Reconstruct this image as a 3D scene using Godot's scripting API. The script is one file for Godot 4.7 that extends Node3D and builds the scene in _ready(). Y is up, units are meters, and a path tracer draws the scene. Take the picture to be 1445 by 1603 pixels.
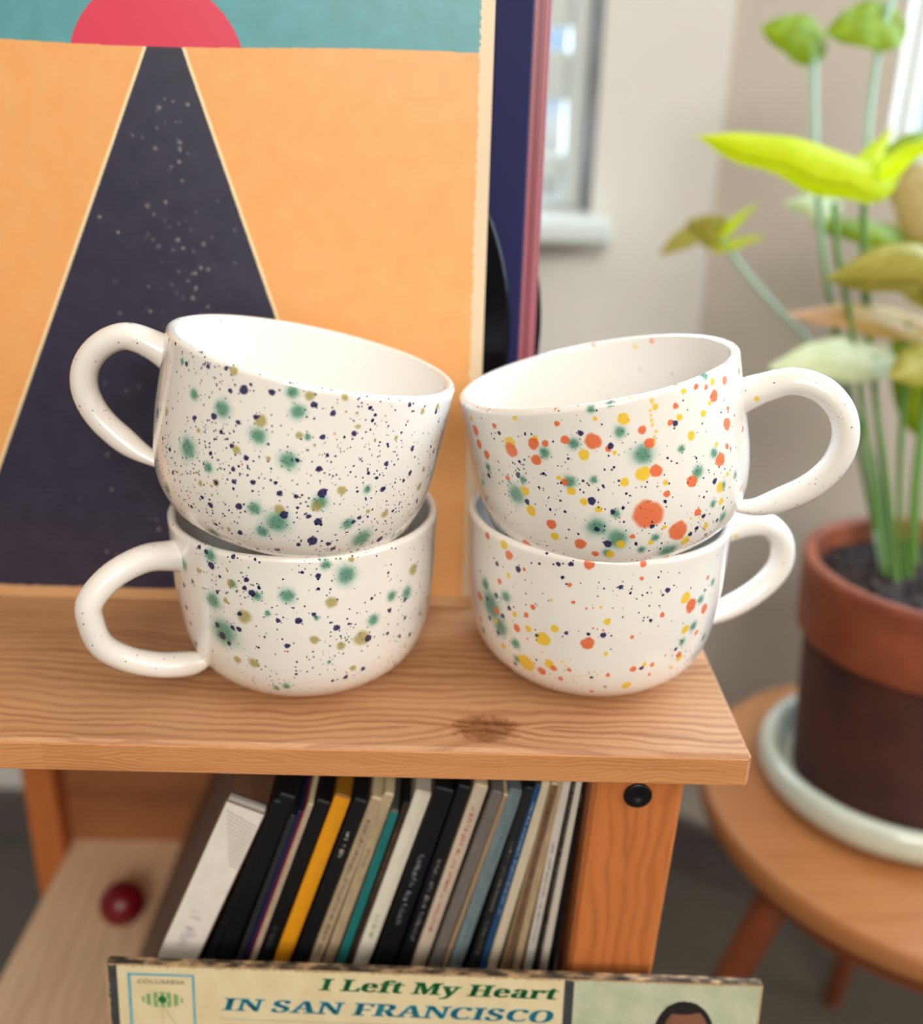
extends Node3D
# Four speckled cups stacked in two pairs on a pine record shelf, sleeves behind and below, a potted plant on a stool.

const FLOOR_Y := -0.75
const CUP_H := 0.0835
const SHELF_T := 0.0168
const BOARD_Y := -0.346

var used := {}
var rng := RandomNumberGenerator.new()
var soft_noise := FastNoiseLite.new()


func _ready() -> void:
	rng.seed = 20240611
	soft_noise.seed = 5
	soft_noise.noise_type = FastNoiseLite.TYPE_SIMPLEX_SMOOTH
	soft_noise.frequency = 1.0
	# ---- camera
	var cam := Camera3D.new()
	cam.name = "camera"
	cam.position = Vector3(-0.1363, 0.2585, 0.3715)
	cam.rotation = Vector3(-0.37756, -0.01458, 0.03226)
	cam.near = 0.02
	cam.far = 60.0
	var lens := CameraAttributesPhysical.new()
	lens.frustum_focal_length = 23.7
	lens.frustum_focus_distance = 0.418
	lens.frustum_near = 0.02
	lens.frustum_far = 60.0
	lens.exposure_aperture = 2.5
	cam.attributes = lens
	cam.keep_aspect = Camera3D.KEEP_HEIGHT
	cam.fov = 53.70
	add_child(cam)
	cam.fov = 53.70
	# ---- sky, lights, exposure
	var env := Environment.new()
	env.background_mode = Environment.BG_SKY
	var sky_m := ProceduralSkyMaterial.new()
	sky_m.sky_top_color = Color(0.52, 0.70, 0.92)
	sky_m.sky_horizon_color = Color(0.70, 0.82, 0.95)
	sky_m.ground_bottom_color = Color(0.62, 0.62, 0.58)
	sky_m.ground_horizon_color = Color(0.90, 0.92, 0.92)
	var sky := Sky.new()
	sky.sky_material = sky_m
	env.sky = sky
	env.background_energy_multiplier = 1.0
	env.tonemap_mode = Environment.TONE_MAPPER_LINEAR
	env.tonemap_exposure = 1.15
	env.sdfgi_enabled = true
	env.ssao_enabled = true
	env.ssil_enabled = true
	var we := WorldEnvironment.new()
	we.name = "environment"
	we.environment = env
	add_child(we)
	daylight("side_window_daylight", wall_point(0.86, 0.72, -0.17), Basis(Vector3(-0.857, 0, -0.515), Vector3.UP, Vector3(0.515, 0, -0.857)), Vector2(1.10, 1.0), Color(0.80, 0.90, 1.0), 4.6)
	daylight("front_fill_daylight", Vector3(0.0, 1.45, 2.50), Basis.IDENTITY, Vector2(1.15, 1.15), Color(1.0, 0.965, 0.91), 6.0)  # added fill from behind the camera, its window unseen
	daylight("far_window_daylight", Vector3(2.34, 1.15, 1.10), Basis(Vector3(0, 0, -1), Vector3.UP, Vector3(1, 0, 0)), Vector2(1.2, 1.6), Color(1.0, 0.97, 0.92), 4.3)
	daylight("rear_window_daylight", Vector3(-0.40, 0.70, -1.02), Basis(Vector3(-1, 0, 0), Vector3.UP, Vector3(0, 0, -1)), Vector2(0.75, 1.0), Color(0.93, 0.97, 1.0), 1.8)
	# ---- the room
	build_room()
	# ---- furniture
	build_shelf()
	build_stool()
	# ---- things
	build_cups()
	build_standing_sleeves()
	build_front_sleeve()
	build_record_row()
	build_plant()
	build_ball()


func daylight(called: String, at: Vector3, turn: Basis, size: Vector2, tone: Color, energy: float) -> void:
	var l := AreaLight3D.new()
	l.name = called
	l.area_size = size
	l.light_color = tone
	l.light_energy = energy
	l.area_range = 12.0
	l.area_attenuation = 2.0
	l.shadow_enabled = true
	l.transform = Transform3D(turn, at)
	add_child(l)


# ------------------------------------------------------------------ naming
func numbered(called: String) -> String:
	var n: int = used.get(called, 0)
	used[called] = n + 1
	return called if n == 0 else "%s_%03d" % [called, n]


func tag(o: Node3D, label: String, category: String, group := "") -> void:
	o.set_meta("label", label)
	o.set_meta("category", category)
	if group != "":
		o.set_meta("group", group)


func thing(called: String, label: String, category: String, at := Vector3.ZERO, group := "") -> Node3D:
	var o := Node3D.new()
	o.name = numbered(called)
	add_child(o, true)
	o.position = at
	tag(o, label, category, group)
	return o


func part(called: String, m: Mesh, mat: Material, parent: Node3D, at := Vector3.ZERO) -> MeshInstance3D:
	var o := MeshInstance3D.new()
	o.name = called
	o.mesh = m
	o.material_override = mat
	o.position = at
	parent.add_child(o, true)
	return o


func struct(called: String, m: Mesh, mat: Material, parent: Node3D = null) -> MeshInstance3D:
	var o := MeshInstance3D.new()
	o.name = called
	o.mesh = m
	o.material_override = mat
	if parent == null:
		o.set_meta("kind", "structure")
		add_child(o, true)
	else:
		parent.add_child(o, true)
	return o


# ------------------------------------------------------------------ materials
func mat(c: Color, rough := 0.6, spec := 0.5) -> StandardMaterial3D:
	var m := StandardMaterial3D.new()
	m.albedo_color = c
	m.roughness = rough
	m.metallic_specular = spec
	return m


func tex_mat(im: Image, rough := 0.6, scale := Vector3.ONE) -> StandardMaterial3D:
	var m := StandardMaterial3D.new()
	m.albedo_texture = ImageTexture.create_from_image(im)
	m.roughness = rough
	m.uv1_scale = scale
	return m


func put(buf: PackedByteArray, i: int, c: Color) -> void:
	buf[i] = clampi(int(c.r * 255.0), 0, 255)
	buf[i + 1] = clampi(int(c.g * 255.0), 0, 255)
	buf[i + 2] = clampi(int(c.b * 255.0), 0, 255)


# pine: u runs along the grain. wm, hm: what the image covers in metres. knots: [x, y, radius]
func wood(w: int, h: int, wm: float, hm: float, seed_: int, pale: Color, dark: Color, rings: float, knots: Array, contrast := 1.0) -> Image:
	var n1 := FastNoiseLite.new()
	n1.seed = seed_
	n1.frequency = 1.0
	n1.noise_type = FastNoiseLite.TYPE_SIMPLEX_SMOOTH
	var buf := PackedByteArray()
	buf.resize(w * h * 3)
	for j in h:
		var y := hm * j / h
		for i in w:
			var x := wm * i / w
			var warp := n1.get_noise_2d(x * 5.0, y * 9.0) * 0.010 + n1.get_noise_2d(x * 17.0 + 40.0, y * 30.0) * 0.0018
			var near := 0.0
			for k in knots:
				var dx: float = (x - k[0]) / 1.35
				var dy: float = y - k[1]
				var rad: float = k[2]
				var d := sqrt(dx * dx + dy * dy) / rad
				warp += signf(dy) * rad * 0.75 * exp(-d * d * 0.35)
				near = maxf(near, smoothstep(1.15, 0.55, d + 0.25 * n1.get_noise_2d(x * 150.0, y * 150.0)))
			var yy := y + warp
			var t := 0.5 + 0.5 * sin(yy * rings + 2.2 * n1.get_noise_2d(x * 2.0, yy * 60.0))
			t = pow(t, 2.2) * (0.34 + 0.20 * n1.get_noise_2d(x * 1.5, y * 22.0))
			t += 0.30 * maxf(0.0, n1.get_noise_2d(x * 9.0, yy * 900.0)) + 0.10 * n1.get_noise_2d(x * 30.0, yy * 2200.0)
			t += 0.22 * maxf(0.0, n1.get_noise_2d(x * 3.0 + 9.0, yy * 70.0))
			t *= contrast
			t += 0.16 * n1.get_noise_2d(x * 7.0 + 3.0, y * 26.0) * contrast
			t += 0.80 * near * (0.7 + 0.3 * n1.get_noise_2d(x * 260.0, y * 260.0))
			put(buf, (j * w + i) * 3, pale.lerp(dark, clampf(t, 0.0, 1.0)))
	return Image.create_from_data(w, h, false, Image.FORMAT_RGB8, buf)


# ------------------------------------------------------------------ meshes
func face(st: SurfaceTool, p: Array, n: Vector3, uv: Array) -> void:
	var a: Vector3 = p[0]
	var b: Vector3 = p[1]
	var c: Vector3 = p[2]
	var order := range(p.size())
	if (b - a).cross(c - a).dot(n) > 0.0:
		order.reverse()
	for k in range(1, p.size() - 1):
		for q in [order[0], order[k], order[k + 1]]:
			st.set_normal(n)
			st.set_uv(uv[q])
			st.add_vertex(p[q])


func start() -> SurfaceTool:
	var st := SurfaceTool.new()
	st.begin(Mesh.PRIMITIVE_TRIANGLES)
	return st


# bevelled box, UV in metres with u along the grain axis
func box_into(st: SurfaceTool, at: Vector3, size: Vector3, b: float, grain := 0, uv_at := Vector3.ZERO) -> void:
	var h := size * 0.5
	b = minf(b, minf(h.x, minf(h.y, h.z)) * 0.9)
	var corner := func(s: Vector3, a: int) -> Vector3:
		var v := Vector3.ZERO
		for i in 3:
			v[i] = s[i] * (h[i] - (0.0 if i == a else b))
		return v
	var uv_of := func(v: Vector3, a: int) -> Vector2:
		var q := v + uv_at
		var rest := []
		for i in 3:
			if i != a:
				rest.append(i)
		if rest[1] == grain:
			rest.reverse()
		return Vector2(q[rest[0]], -q[rest[1]])
	for a in 3:
		var c1 := (a + 1) % 3
		var c2 := (a + 2) % 3
		for s in [-1.0, 1.0]:
			var pts := []
			var uvs := []
			for e in [[-1.0, -1.0], [1.0, -1.0], [1.0, 1.0], [-1.0, 1.0]]:
				var sg := Vector3.ZERO
				sg[a] = s
				sg[c1] = e[0]
				sg[c2] = e[1]
				var v: Vector3 = corner.call(sg, a)
				pts.append(v + at)
				uvs.append(uv_of.call(v, a))
			var n := Vector3.ZERO
			n[a] = s
			face(st, pts, n, uvs)
			if b <= 0.0:
				continue
			for s2 in [-1.0, 1.0]:
				var q := []
				var qu := []
				for e in [[-1.0, a], [1.0, a], [1.0, c1], [-1.0, c1]]:
					var sg := Vector3.ZERO
					sg[a] = s
					sg[c1] = s2
					sg[c2] = e[0]
					var v: Vector3 = corner.call(sg, e[1])
					q.append(v + at)
					qu.append(uv_of.call(v, a))
				var n2 := Vector3.ZERO
				n2[a] = s
				n2[c1] = s2
				face(st, q, n2.normalized(), qu)
	if b > 0.0:
		for sx in [-1.0, 1.0]:
			for sy in [-1.0, 1.0]:
				for sz in [-1.0, 1.0]:
					var sg := Vector3(sx, sy, sz)
					var t := []
					var tu := []
					for a in 3:
						var v: Vector3 = corner.call(sg, a)
						t.append(v + at)
						tu.append(uv_of.call(v, 1))
					face(st, t, sg.normalized(), tu)


func bev(size: Vector3, b: float, grain := 0, at := Vector3.ZERO, uv_at := Vector3.ZERO) -> ArrayMesh:
	var st := start()
	box_into(st, at, size, b, grain, uv_at)
	return st.commit()


# a grid of points with normals and uvs, rows x columns, as one smooth mesh
func grid_into(st: SurfaceTool, pos: Array, nrm: Array, uvs: Array) -> void:
	for i in pos.size() - 1:
		var m: int = pos[i].size()
		for j in m - 1:
			for tri in [[i, j, i + 1, j, i + 1, j + 1], [i, j, i + 1, j + 1, i, j + 1]]:
				var k := [[tri[0], tri[1]], [tri[2], tri[3]], [tri[4], tri[5]]]
				var a: Vector3 = pos[k[0][0]][k[0][1]]
				var b: Vector3 = pos[k[1][0]][k[1][1]]
				var c: Vector3 = pos[k[2][0]][k[2][1]]
				var x := (b - a).cross(c - a)
				if x.length_squared() < 1e-20:
					continue
				var n: Vector3 = nrm[k[0][0]][k[0][1]] + nrm[k[1][0]][k[1][1]] + nrm[k[2][0]][k[2][1]]
				if x.dot(n) > 0.0:
					k.reverse()
				for q in k:
					st.set_normal(nrm[q[0]][q[1]])
					st.set_uv(uvs[q[0]][q[1]])
					st.add_vertex(pos[q[0]][q[1]])


# profile: Vector2(radius, height) from the outside bottom over the rim to the inside; doubled points make a sharp edge
func lathe_into(st: SurfaceTool, prof: PackedVector2Array, seg: int, wobble := 0.0, v_at := PackedFloat32Array()) -> void:
	var total := 0.0
	var arc := [0.0]
	for i in range(1, prof.size()):
		total += prof[i].distance_to(prof[i - 1])
		arc.append(total)
	var pos := []
	var nrm := []
	var uvs := []
	for i in prof.size():
		var before := prof[maxi(i - 1, 0)]
		var after := prof[mini(i + 1, prof.size() - 1)]
		if before == prof[i] and i > 0:
			before = prof[i]
		if after == prof[i] and i < prof.size() - 1:
			after = prof[i]
		var t := (after - before).normalized()
		var pr := []
		var nr := []
		var ur := []
		for k in seg + 1:
			var a := TAU * k / seg
			var r := prof[i].x * (1.0 + wobble * soft_noise.get_noise_3d(cos(a) * 1.1, sin(a) * 1.1, prof[i].y * 14.0))
			pr.append(Vector3(r * cos(a), prof[i].y, r * sin(a)))
			nr.append(Vector3(t.y * cos(a), -t.x, t.y * sin(a)).normalized())
			ur.append(Vector2(float(k) / seg, v_at[i] if v_at.size() > 0 else arc[i] / total))
		pos.append(pr)
		nrm.append(nr)
		uvs.append(ur)
	grid_into(st, pos, nrm, uvs)


func lathe(prof: PackedVector2Array, seg := 64, wobble := 0.0) -> ArrayMesh:
	var st := start()
	lathe_into(st, prof, seg, wobble)
	return st.commit()


func spline(pts: Array, per: int) -> Array:
	var out := []
	for i in pts.size() - 1:
		var p0: Vector3 = pts[maxi(i - 1, 0)]
		var p1: Vector3 = pts[i]
		var p2: Vector3 = pts[i + 1]
		var p3: Vector3 = pts[mini(i + 2, pts.size() - 1)]
		for k in per:
			out.append(p1.cubic_interpolate(p2, p0, p3, float(k) / per))
	out.append(pts[pts.size() - 1])
	return out


# a tube along points; radius may differ across (side) and in the plane of the bend
func tube_into(st: SurfaceTool, pts: Array, ra: Array, rb: Array, side: Vector3, seg := 20) -> void:
	var pos := []
	var nrm := []
	var uvs := []
	var along := 0.0
	var sd := side
	for i in pts.size():
		var t: Vector3 = (pts[mini(i + 1, pts.size() - 1)] - pts[maxi(i - 1, 0)]).normalized()
		sd = (sd - t * sd.dot(t)).normalized()
		var up := t.cross(sd).normalized()
		if i > 0:
			along += pts[i].distance_to(pts[i - 1])
		var pr := []
		var nr := []
		var ur := []
		for k in seg + 1:
			var a := TAU * k / seg
			pr.append(pts[i] + up * cos(a) * ra[i] + sd * sin(a) * rb[i])
			nr.append((up * cos(a) / ra[i] + sd * sin(a) / rb[i]).normalized())
			ur.append(Vector2(float(k) / seg, along))
		pos.append(pr)
		nrm.append(nr)
		uvs.append(ur)
	grid_into(st, pos, nrm, uvs)
	for e in [0, pts.size() - 1]:
		var n: Vector3 = (pts[e] - pts[1 if e == 0 else e - 1]).normalized()
		var ring: Array = pos[e].slice(0, seg)
		var zero := []
		for q in ring:
			zero.append(Vector2(0.5, along))
		face(st, ring, n, zero)


func tube(pts: Array, r0: float, r1: float, seg := 12) -> ArrayMesh:
	var st := start()
	var ra := []
	for i in pts.size():
		ra.append(lerpf(r0, r1, float(i) / (pts.size() - 1)))
	var d: Vector3 = (pts[1] - pts[0]).normalized()
	tube_into(st, pts, ra, ra, Vector3.RIGHT if absf(d.x) < 0.8 else Vector3.BACK, seg)
	return st.commit()


# ------------------------------------------------------------------ the room
func wall_point(s: float, y: float, out: float) -> Vector3:
	return Vector3(0.16 + 0.857 * s - 0.515 * out, y, -0.84 + 0.515 * s + 0.857 * out)


# a wall in its own x-y plane, its room face at z = 0, thickness behind, one opening
func wall_mesh(x0: float, x1: float, y0: float, y1: float, th: float, hole := Rect2()) -> ArrayMesh:
	var st := start()
	var add := func(ax: float, bx: float, ay: float, by: float) -> void:
		if bx - ax > 0.001 and by - ay > 0.001:
			box_into(st, Vector3((ax + bx) / 2, (ay + by) / 2, -th / 2), Vector3(bx - ax, by - ay, th), 0.0)
	if hole.size.x > 0.0:
		add.call(x0, hole.position.x, y0, y1)
		add.call(hole.end.x, x1, y0, y1)
		add.call(hole.position.x, hole.end.x, y0, hole.position.y)
		add.call(hole.position.x, hole.end.x, hole.end.y, y1)
	else:
		add.call(x0, x1, y0, y1)
	return st.commit()


func glass() -> StandardMaterial3D:
	var m := mat(Color(0.93, 0.98, 0.98, 0.06), 0.02)
	m.transparency = BaseMaterial3D.TRANSPARENCY_ALPHA
	return m


func build_room() -> void:
	var plaster := StandardMaterial3D.new()
	var nz := NoiseTexture2D.new()
	var fn := FastNoiseLite.new()
	fn.seed = 3
	fn.frequency = 0.008
	nz.noise = fn
	nz.width = 256
	nz.height = 256
	nz.seamless = true
	var ramp := Gradient.new()
	ramp.set_color(0, Color(0.83, 0.825, 0.81))
	ramp.set_color(1, Color(0.86, 0.855, 0.84))
	nz.color_ramp = ramp
	plaster.albedo_texture = nz
	plaster.roughness = 0.9
	plaster.uv1_triplanar = true
	var top := 2.55
	# back wall with a window at its right end
	var o := struct("wall_back", wall_mesh(-1.7, 0.16, FLOOR_Y - 0.1, top, 0.12, Rect2(-0.78, 0.152, 0.80, 1.05)), plaster)
	o.position = Vector3(0, 0, -0.84)
	# the wall that comes forward at the right, with the window beside the plant
	var turn := Basis(Vector3(0.857, 0, 0.515), Vector3.UP, Vector3(-0.515, 0, 0.857))
	var taupe := plaster.duplicate()
	taupe.albedo_color = Color(0.97, 0.945, 0.915)
	var clay := plaster.duplicate()
	clay.albedo_color = Color(0.62, 0.58, 0.53)
	o = struct("wall_right", wall_mesh(0.0, 2.42, FLOOR_Y - 0.1, top, 0.12, Rect2(0.176, 0.20, 1.20, 1.05)), taupe)
	o.transform = Transform3D(turn, wall_point(0, 0, 0))
	o = struct("wall_side", wall_mesh(-2.5, -0.30, FLOOR_Y - 0.1, top, 0.12), clay)
	o.transform = Transform3D(Basis(Vector3.UP, -PI / 2), Vector3(2.18, 0, 0))
	o.position = Vector3(2.18, 0, 2.75)
	o.mesh = wall_mesh(-2.45, 0.0, FLOOR_Y - 0.1, top, 0.12, Rect2(-2.25, 0.35, 1.20, 1.60))
	o = struct("wall_front", wall_mesh(-2.3, 1.7, FLOOR_Y - 0.1, top, 0.12, Rect2(-0.65, 0.80, 1.30, 1.30)), clay)
	o.transform = Transform3D(Basis(Vector3.UP, PI), Vector3(0, 0, 2.4))
	o = struct("wall_left", wall_mesh(-2.5, 1.0, FLOOR_Y - 0.1, top, 0.12), clay)
	o.transform = Transform3D(Basis(Vector3.UP, PI / 2), Vector3(-1.6, 0, 0))
	struct("ceiling", bev(Vector3(4.2, 0.12, 3.8), 0.0, 0, Vector3(0.25, top + 0.06, 0.8)), mat(Color(0.95, 0.945, 0.93), 0.9))
	# floor: dark olive-grey carpet
	var fl := StandardMaterial3D.new()
	var nf := NoiseTexture2D.new()
	var ff := FastNoiseLite.new()
	ff.seed = 11
	ff.frequency = 0.09
	ff.fractal_octaves = 4
	nf.noise = ff
	nf.width = 512
	nf.height = 512
	nf.seamless = true
	var fr := Gradient.new()
	fr.set_color(0, Color(0.23, 0.215, 0.195))
	fr.set_color(1, Color(0.43, 0.40, 0.36))
	nf.color_ramp = fr
	fl.albedo_texture = nf
	fl.roughness = 0.95
	fl.uv1_triplanar = true
	fl.uv1_scale = Vector3(4, 4, 4)
	struct("floor", bev(Vector3(4.2, 0.1, 3.8), 0.0, 0, Vector3(0.25, FLOOR_Y - 0.05, 0.8)), fl)
	# skirting boards
	var skirt := mat(Color(0.36, 0.335, 0.33), 0.5)
	o = struct("baseboard_back", bev(Vector3(1.74, 0.085, 0.014), 0.003, 0, Vector3(-0.72, FLOOR_Y + 0.0425, -0.832)), skirt)
	o = struct("baseboard_right", bev(Vector3(2.3, 0.085, 0.014), 0.003, 0, Vector3(1.16, FLOOR_Y + 0.0425, 0.007)), skirt)
	o.transform = Transform3D(turn, wall_point(0, 0, 0))
	build_windows(turn)


func bars(called: String, parent: Node3D, m: Material, list: Array, depth: float, z: float) -> void:
	for b in list:   # [x0, x1, y0, y1]
		part(called, bev(Vector3(b[1] - b[0], b[3] - b[2], depth), 0.004, 0 if b[1] - b[0] > b[3] - b[2] else 1), m, parent, Vector3((b[0] + b[1]) / 2, (b[2] + b[3]) / 2, z))


func build_windows(turn: Basis) -> void:
	var white := mat(Color(0.84, 0.86, 0.85), 0.35)
	var grey := mat(Color(0.82, 0.86, 0.855), 0.4)
	# the window behind the records: only its lower right corner is in view
	var w := Node3D.new()
	w.name = "window_1"
	w.set_meta("kind", "structure")
	add_child(w)
	w.position = Vector3(0, 0, -0.92)
	bars("window_frame", w, grey, [[-0.78, -0.74, 0.152, 1.202], [-0.010, 0.014, 0.152, 1.202], [-0.74, -0.010, 0.152, 0.162], [-0.74, -0.010, 1.16, 1.202]], 0.04, 0.0)
	bars("reveal_shade_strip", w, mat(Color(0.52, 0.51, 0.52), 0.6), [[0.0145, 0.0198, 0.152, 1.202]], 0.068, 0.038)  # added strip: its dark grey stands in for shade on the reveal
	bars("glazing_bar", w, grey, [[-0.40, -0.375, 0.162, 1.16], [-0.74, -0.010, 0.186, 0.214], [-0.74, -0.010, 0.272, 0.326], [-0.74, -0.010, 0.350, 0.400], [-0.74, -0.010, 0.70, 0.72]], 0.03, 0.0)
	part("pane", bev(Vector3(0.76, 1.02, 0.004), 0.0), glass(), w, Vector3(-0.37, 0.68, -0.004))
	part("window_sill", bev(Vector3(0.86, 0.028, 0.115), 0.006), grey, w, Vector3(-0.392, 0.137, 0.085))
	# the bright window beside the plant
	w = Node3D.new()
	w.name = "window_2"
	w.set_meta("kind", "structure")
	add_child(w)
	w.transform = Transform3D(turn, wall_point(0, 0, -0.07))
	bars("window_frame", w, white, [[0.176, 0.190, 0.20, 1.25], [1.34, 1.376, 0.20, 1.25], [0.19, 1.34, 0.20, 0.24], [0.19, 1.34, 1.21, 1.25]], 0.04, 0.0)
	bars("glazing_bar", w, white, [[0.75, 0.79, 0.24, 1.21]], 0.04, 0.0)
	part("pane", bev(Vector3(1.16, 0.99, 0.004), 0.0), glass(), w, Vector3(0.77, 0.725, -0.006))
	# unseen window added behind the camera to carry the front fill
	w = Node3D.new()
	w.name = "added_window_3"
	w.set_meta("kind", "structure")
	add_child(w)
	w.position = Vector3(0.0, 1.45, 2.46)
	bars("window_frame", w, white, [[-0.65, -0.60, -0.65, 0.65], [0.60, 0.65, -0.65, 0.65], [-0.60, 0.60, -0.65, -0.60], [-0.60, 0.60, 0.60, 0.65]], 0.05, 0.0)
	bars("glazing_bar", w, white, [[-0.02, 0.02, -0.60, 0.60]], 0.05, 0.0)
	# the window in the far right wall
	w = Node3D.new()
	w.name = "window_4"
	w.set_meta("kind", "structure")
	add_child(w)
	w.transform = Transform3D(Basis(Vector3.UP, -PI / 2), Vector3(2.24, 1.15, 1.10))
	bars("window_frame", w, white, [[-0.60, -0.55, -0.80, 0.80], [0.55, 0.60, -0.80, 0.80], [-0.55, 0.55, -0.80, -0.75], [-0.55, 0.55, 0.75, 0.80]], 0.05, 0.0)
	bars("glazing_bar", w, white, [[-0.02, 0.02, -0.75, 0.75], [-0.55, -0.02, 0.0, 0.03], [0.02, 0.55, 0.0, 0.03]], 0.05, 0.0)


# ------------------------------------------------------------------ record shelf
func build_shelf() -> void:
	var top_wood := tex_mat(wood(1536, 512, 0.60, 0.15, 21, Color(0.775, 0.585, 0.42), Color(0.41, 0.21, 0.105), 1050.0, [[0.483, 0.0165, 0.0115]], 0.82), 0.42, Vector3(1.0 / 0.60, 1.0 / 0.15, 1))
	var edge_wood := tex_mat(wood(1024, 128, 0.60, 0.06, 8, Color(0.80, 0.56, 0.36), Color(0.56, 0.31, 0.16), 3600.0, [], 0.9), 0.5, Vector3(1.0 / 0.60, 1.0 / 0.06, 1))
	var post_wood := tex_mat(wood(1024, 128, 0.80, 0.10, 14, Color(0.76, 0.45, 0.23), Color(0.56, 0.27, 0.11), 900.0, [], 0.7), 0.5, Vector3(1.0 / 0.80, 1.0 / 0.10, 1))
	var board_wood := tex_mat(wood(1024, 256, 0.80, 0.30, 33, Color(0.90, 0.76, 0.62), Color(0.66, 0.47, 0.32), 500.0, [], 0.6), 0.6, Vector3(1.0 / 0.80, 1.0 / 0.30, 1))
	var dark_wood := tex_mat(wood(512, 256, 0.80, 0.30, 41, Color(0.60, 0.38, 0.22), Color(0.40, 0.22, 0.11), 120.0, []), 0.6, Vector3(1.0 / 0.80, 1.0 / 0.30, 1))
	var s := thing("record_shelf", "low pine shelf with square posts, carrying the cups and the row of records", "shelf", Vector3(-0.25, FLOOR_Y, -0.18))
	var o := s.position
	# front top board: surface mesh and front edge carry their own grain
	var len := 0.62
	var b1 := part("top_board", bev(Vector3(len, SHELF_T, 0.1375), 0.0016, 0, Vector3.ZERO, Vector3(-len / 2 + 0.60, 0, -0.06875)), top_wood, s, Vector3(-len / 2, -SHELF_T / 2, -0.06875) - o)
	part("front_edge", bev(Vector3(len - 0.003, SHELF_T - 0.0030, 0.0012), 0.0004, 0), edge_wood, b1, Vector3(0, -0.0002, 0.0687))
	part("top_board", bev(Vector3(len, SHELF_T, 0.22), 0.0016, 0), board_wood, s, Vector3(-len / 2, -SHELF_T / 2, -0.2495) - o)
	# posts
	var fr := part("post", bev(Vector3(0.0424, -FLOOR_Y - SHELF_T, 0.036), 0.0022, 1), post_wood, s)
	var lean := Basis(Vector3.BACK, -0.0345)
	fr.transform = Transform3D(lean, Vector3(-0.0452, -SHELF_T, -0.030) + lean * Vector3(0, (FLOOR_Y + SHELF_T) / 2, 0) - o)
	var bolt_m := mat(Color(0.035, 0.035, 0.045), 0.35)
	var bolt := part("bolt", lathe(PackedVector2Array([Vector2(0, -0.002), Vector2(0.0066, -0.002), Vector2(0.0066, -0.002), Vector2(0.0066, 0.0008), Vector2(0.0060, 0.0016), Vector2(0.0030, 0.0018), Vector2(0.0026, 0.0006), Vector2(0, 0.0004)]), 32), bolt_m, fr, Vector3(0.0, 0.3525, 0.0180))
	bolt.rotation.x = PI / 2
	bolt.set_meta("label", "black round bolt head")
	part("post", bev(Vector3(0.0424, -FLOOR_Y - SHELF_T, 0.036), 0.0022, 1), post_wood, s, Vector3(-0.575, (FLOOR_Y - SHELF_T) / 2, -0.030) - o)
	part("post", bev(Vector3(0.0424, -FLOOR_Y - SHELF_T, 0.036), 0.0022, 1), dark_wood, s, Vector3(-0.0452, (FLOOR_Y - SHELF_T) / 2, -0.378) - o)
	part("post", bev(Vector3(0.026, -FLOOR_Y - SHELF_T, 0.036), 0.0022, 1), post_wood, s, Vector3(-0.471, (FLOOR_Y - SHELF_T) / 2, -0.345) - o)
	# boards below
	part("lower_board", bev(Vector3(0.392, 0.018, 0.36), 0.0016, 2, Vector3.ZERO, Vector3(0.1, 0, 0.3)), board_wood, s, Vector3(-0.2615, BOARD_Y - 0.009, -0.175) - o)
	part("bottom_board", bev(Vector3(0.41, 0.018, 0.44), 0.0016, 0), board_wood, s, Vector3(-0.240, -0.4388 - 0.0098, -0.155) - o)
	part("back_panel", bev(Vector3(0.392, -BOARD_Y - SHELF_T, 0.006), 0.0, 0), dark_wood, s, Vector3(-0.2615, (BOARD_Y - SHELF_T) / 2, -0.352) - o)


# ------------------------------------------------------------------ stool
func build_stool() -> void:
	var seat_wood := tex_mat(wood(512, 512, 0.5, 0.5, 52, Color(0.71, 0.47, 0.28), Color(0.56, 0.32, 0.16), 300.0, [], 0.5), 0.45, Vector3(2, 2, 2))
	seat_wood.uv1_triplanar = true
	var leg_wood := tex_mat(wood(256, 256, 0.3, 0.3, 53, Color(0.52, 0.27, 0.15), Color(0.36, 0.17, 0.09), 200.0, []), 0.5)
	var c := Vector3(0.27, FLOOR_Y, -0.307)
	var s := thing("round_stool", "round wooden stool with splayed legs standing right of the shelf under the potted plant", "stool", c)
	var top := -0.25 - FLOOR_Y
	part("seat", lathe(PackedVector2Array([Vector2(0, top - 0.026), Vector2(0.181, top - 0.026), Vector2(0.187, top - 0.024), Vector2(0.190, top - 0.018), Vector2(0.190, top - 0.008), Vector2(0.188, top - 0.002), Vector2(0.183, top), Vector2(0.10, top), Vector2(0, top)]), 96), seat_wood, s)
	part("apron", lathe(PackedVector2Array([Vector2(0.135, top - 0.060), Vector2(0.155, top - 0.060), Vector2(0.155, top - 0.060), Vector2(0.155, top - 0.026), Vector2(0.155, top - 0.026), Vector2(0.135, top - 0.026), Vector2(0.135, top - 0.026), Vector2(0.135, top - 0.060)]), 64), leg_wood, s)
	for k in 3:
		var a := deg_to_rad(168.0 + 120.0 * k)
		var d := Vector3(cos(a), 0, sin(a))
		part("leg", tube([d * 0.115 + Vector3(0, top - 0.026, 0), d * 0.1925 + Vector3(0, top * 0.5, 0), d * 0.27], 0.0150, 0.0105, 20), leg_wood, s)


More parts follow.
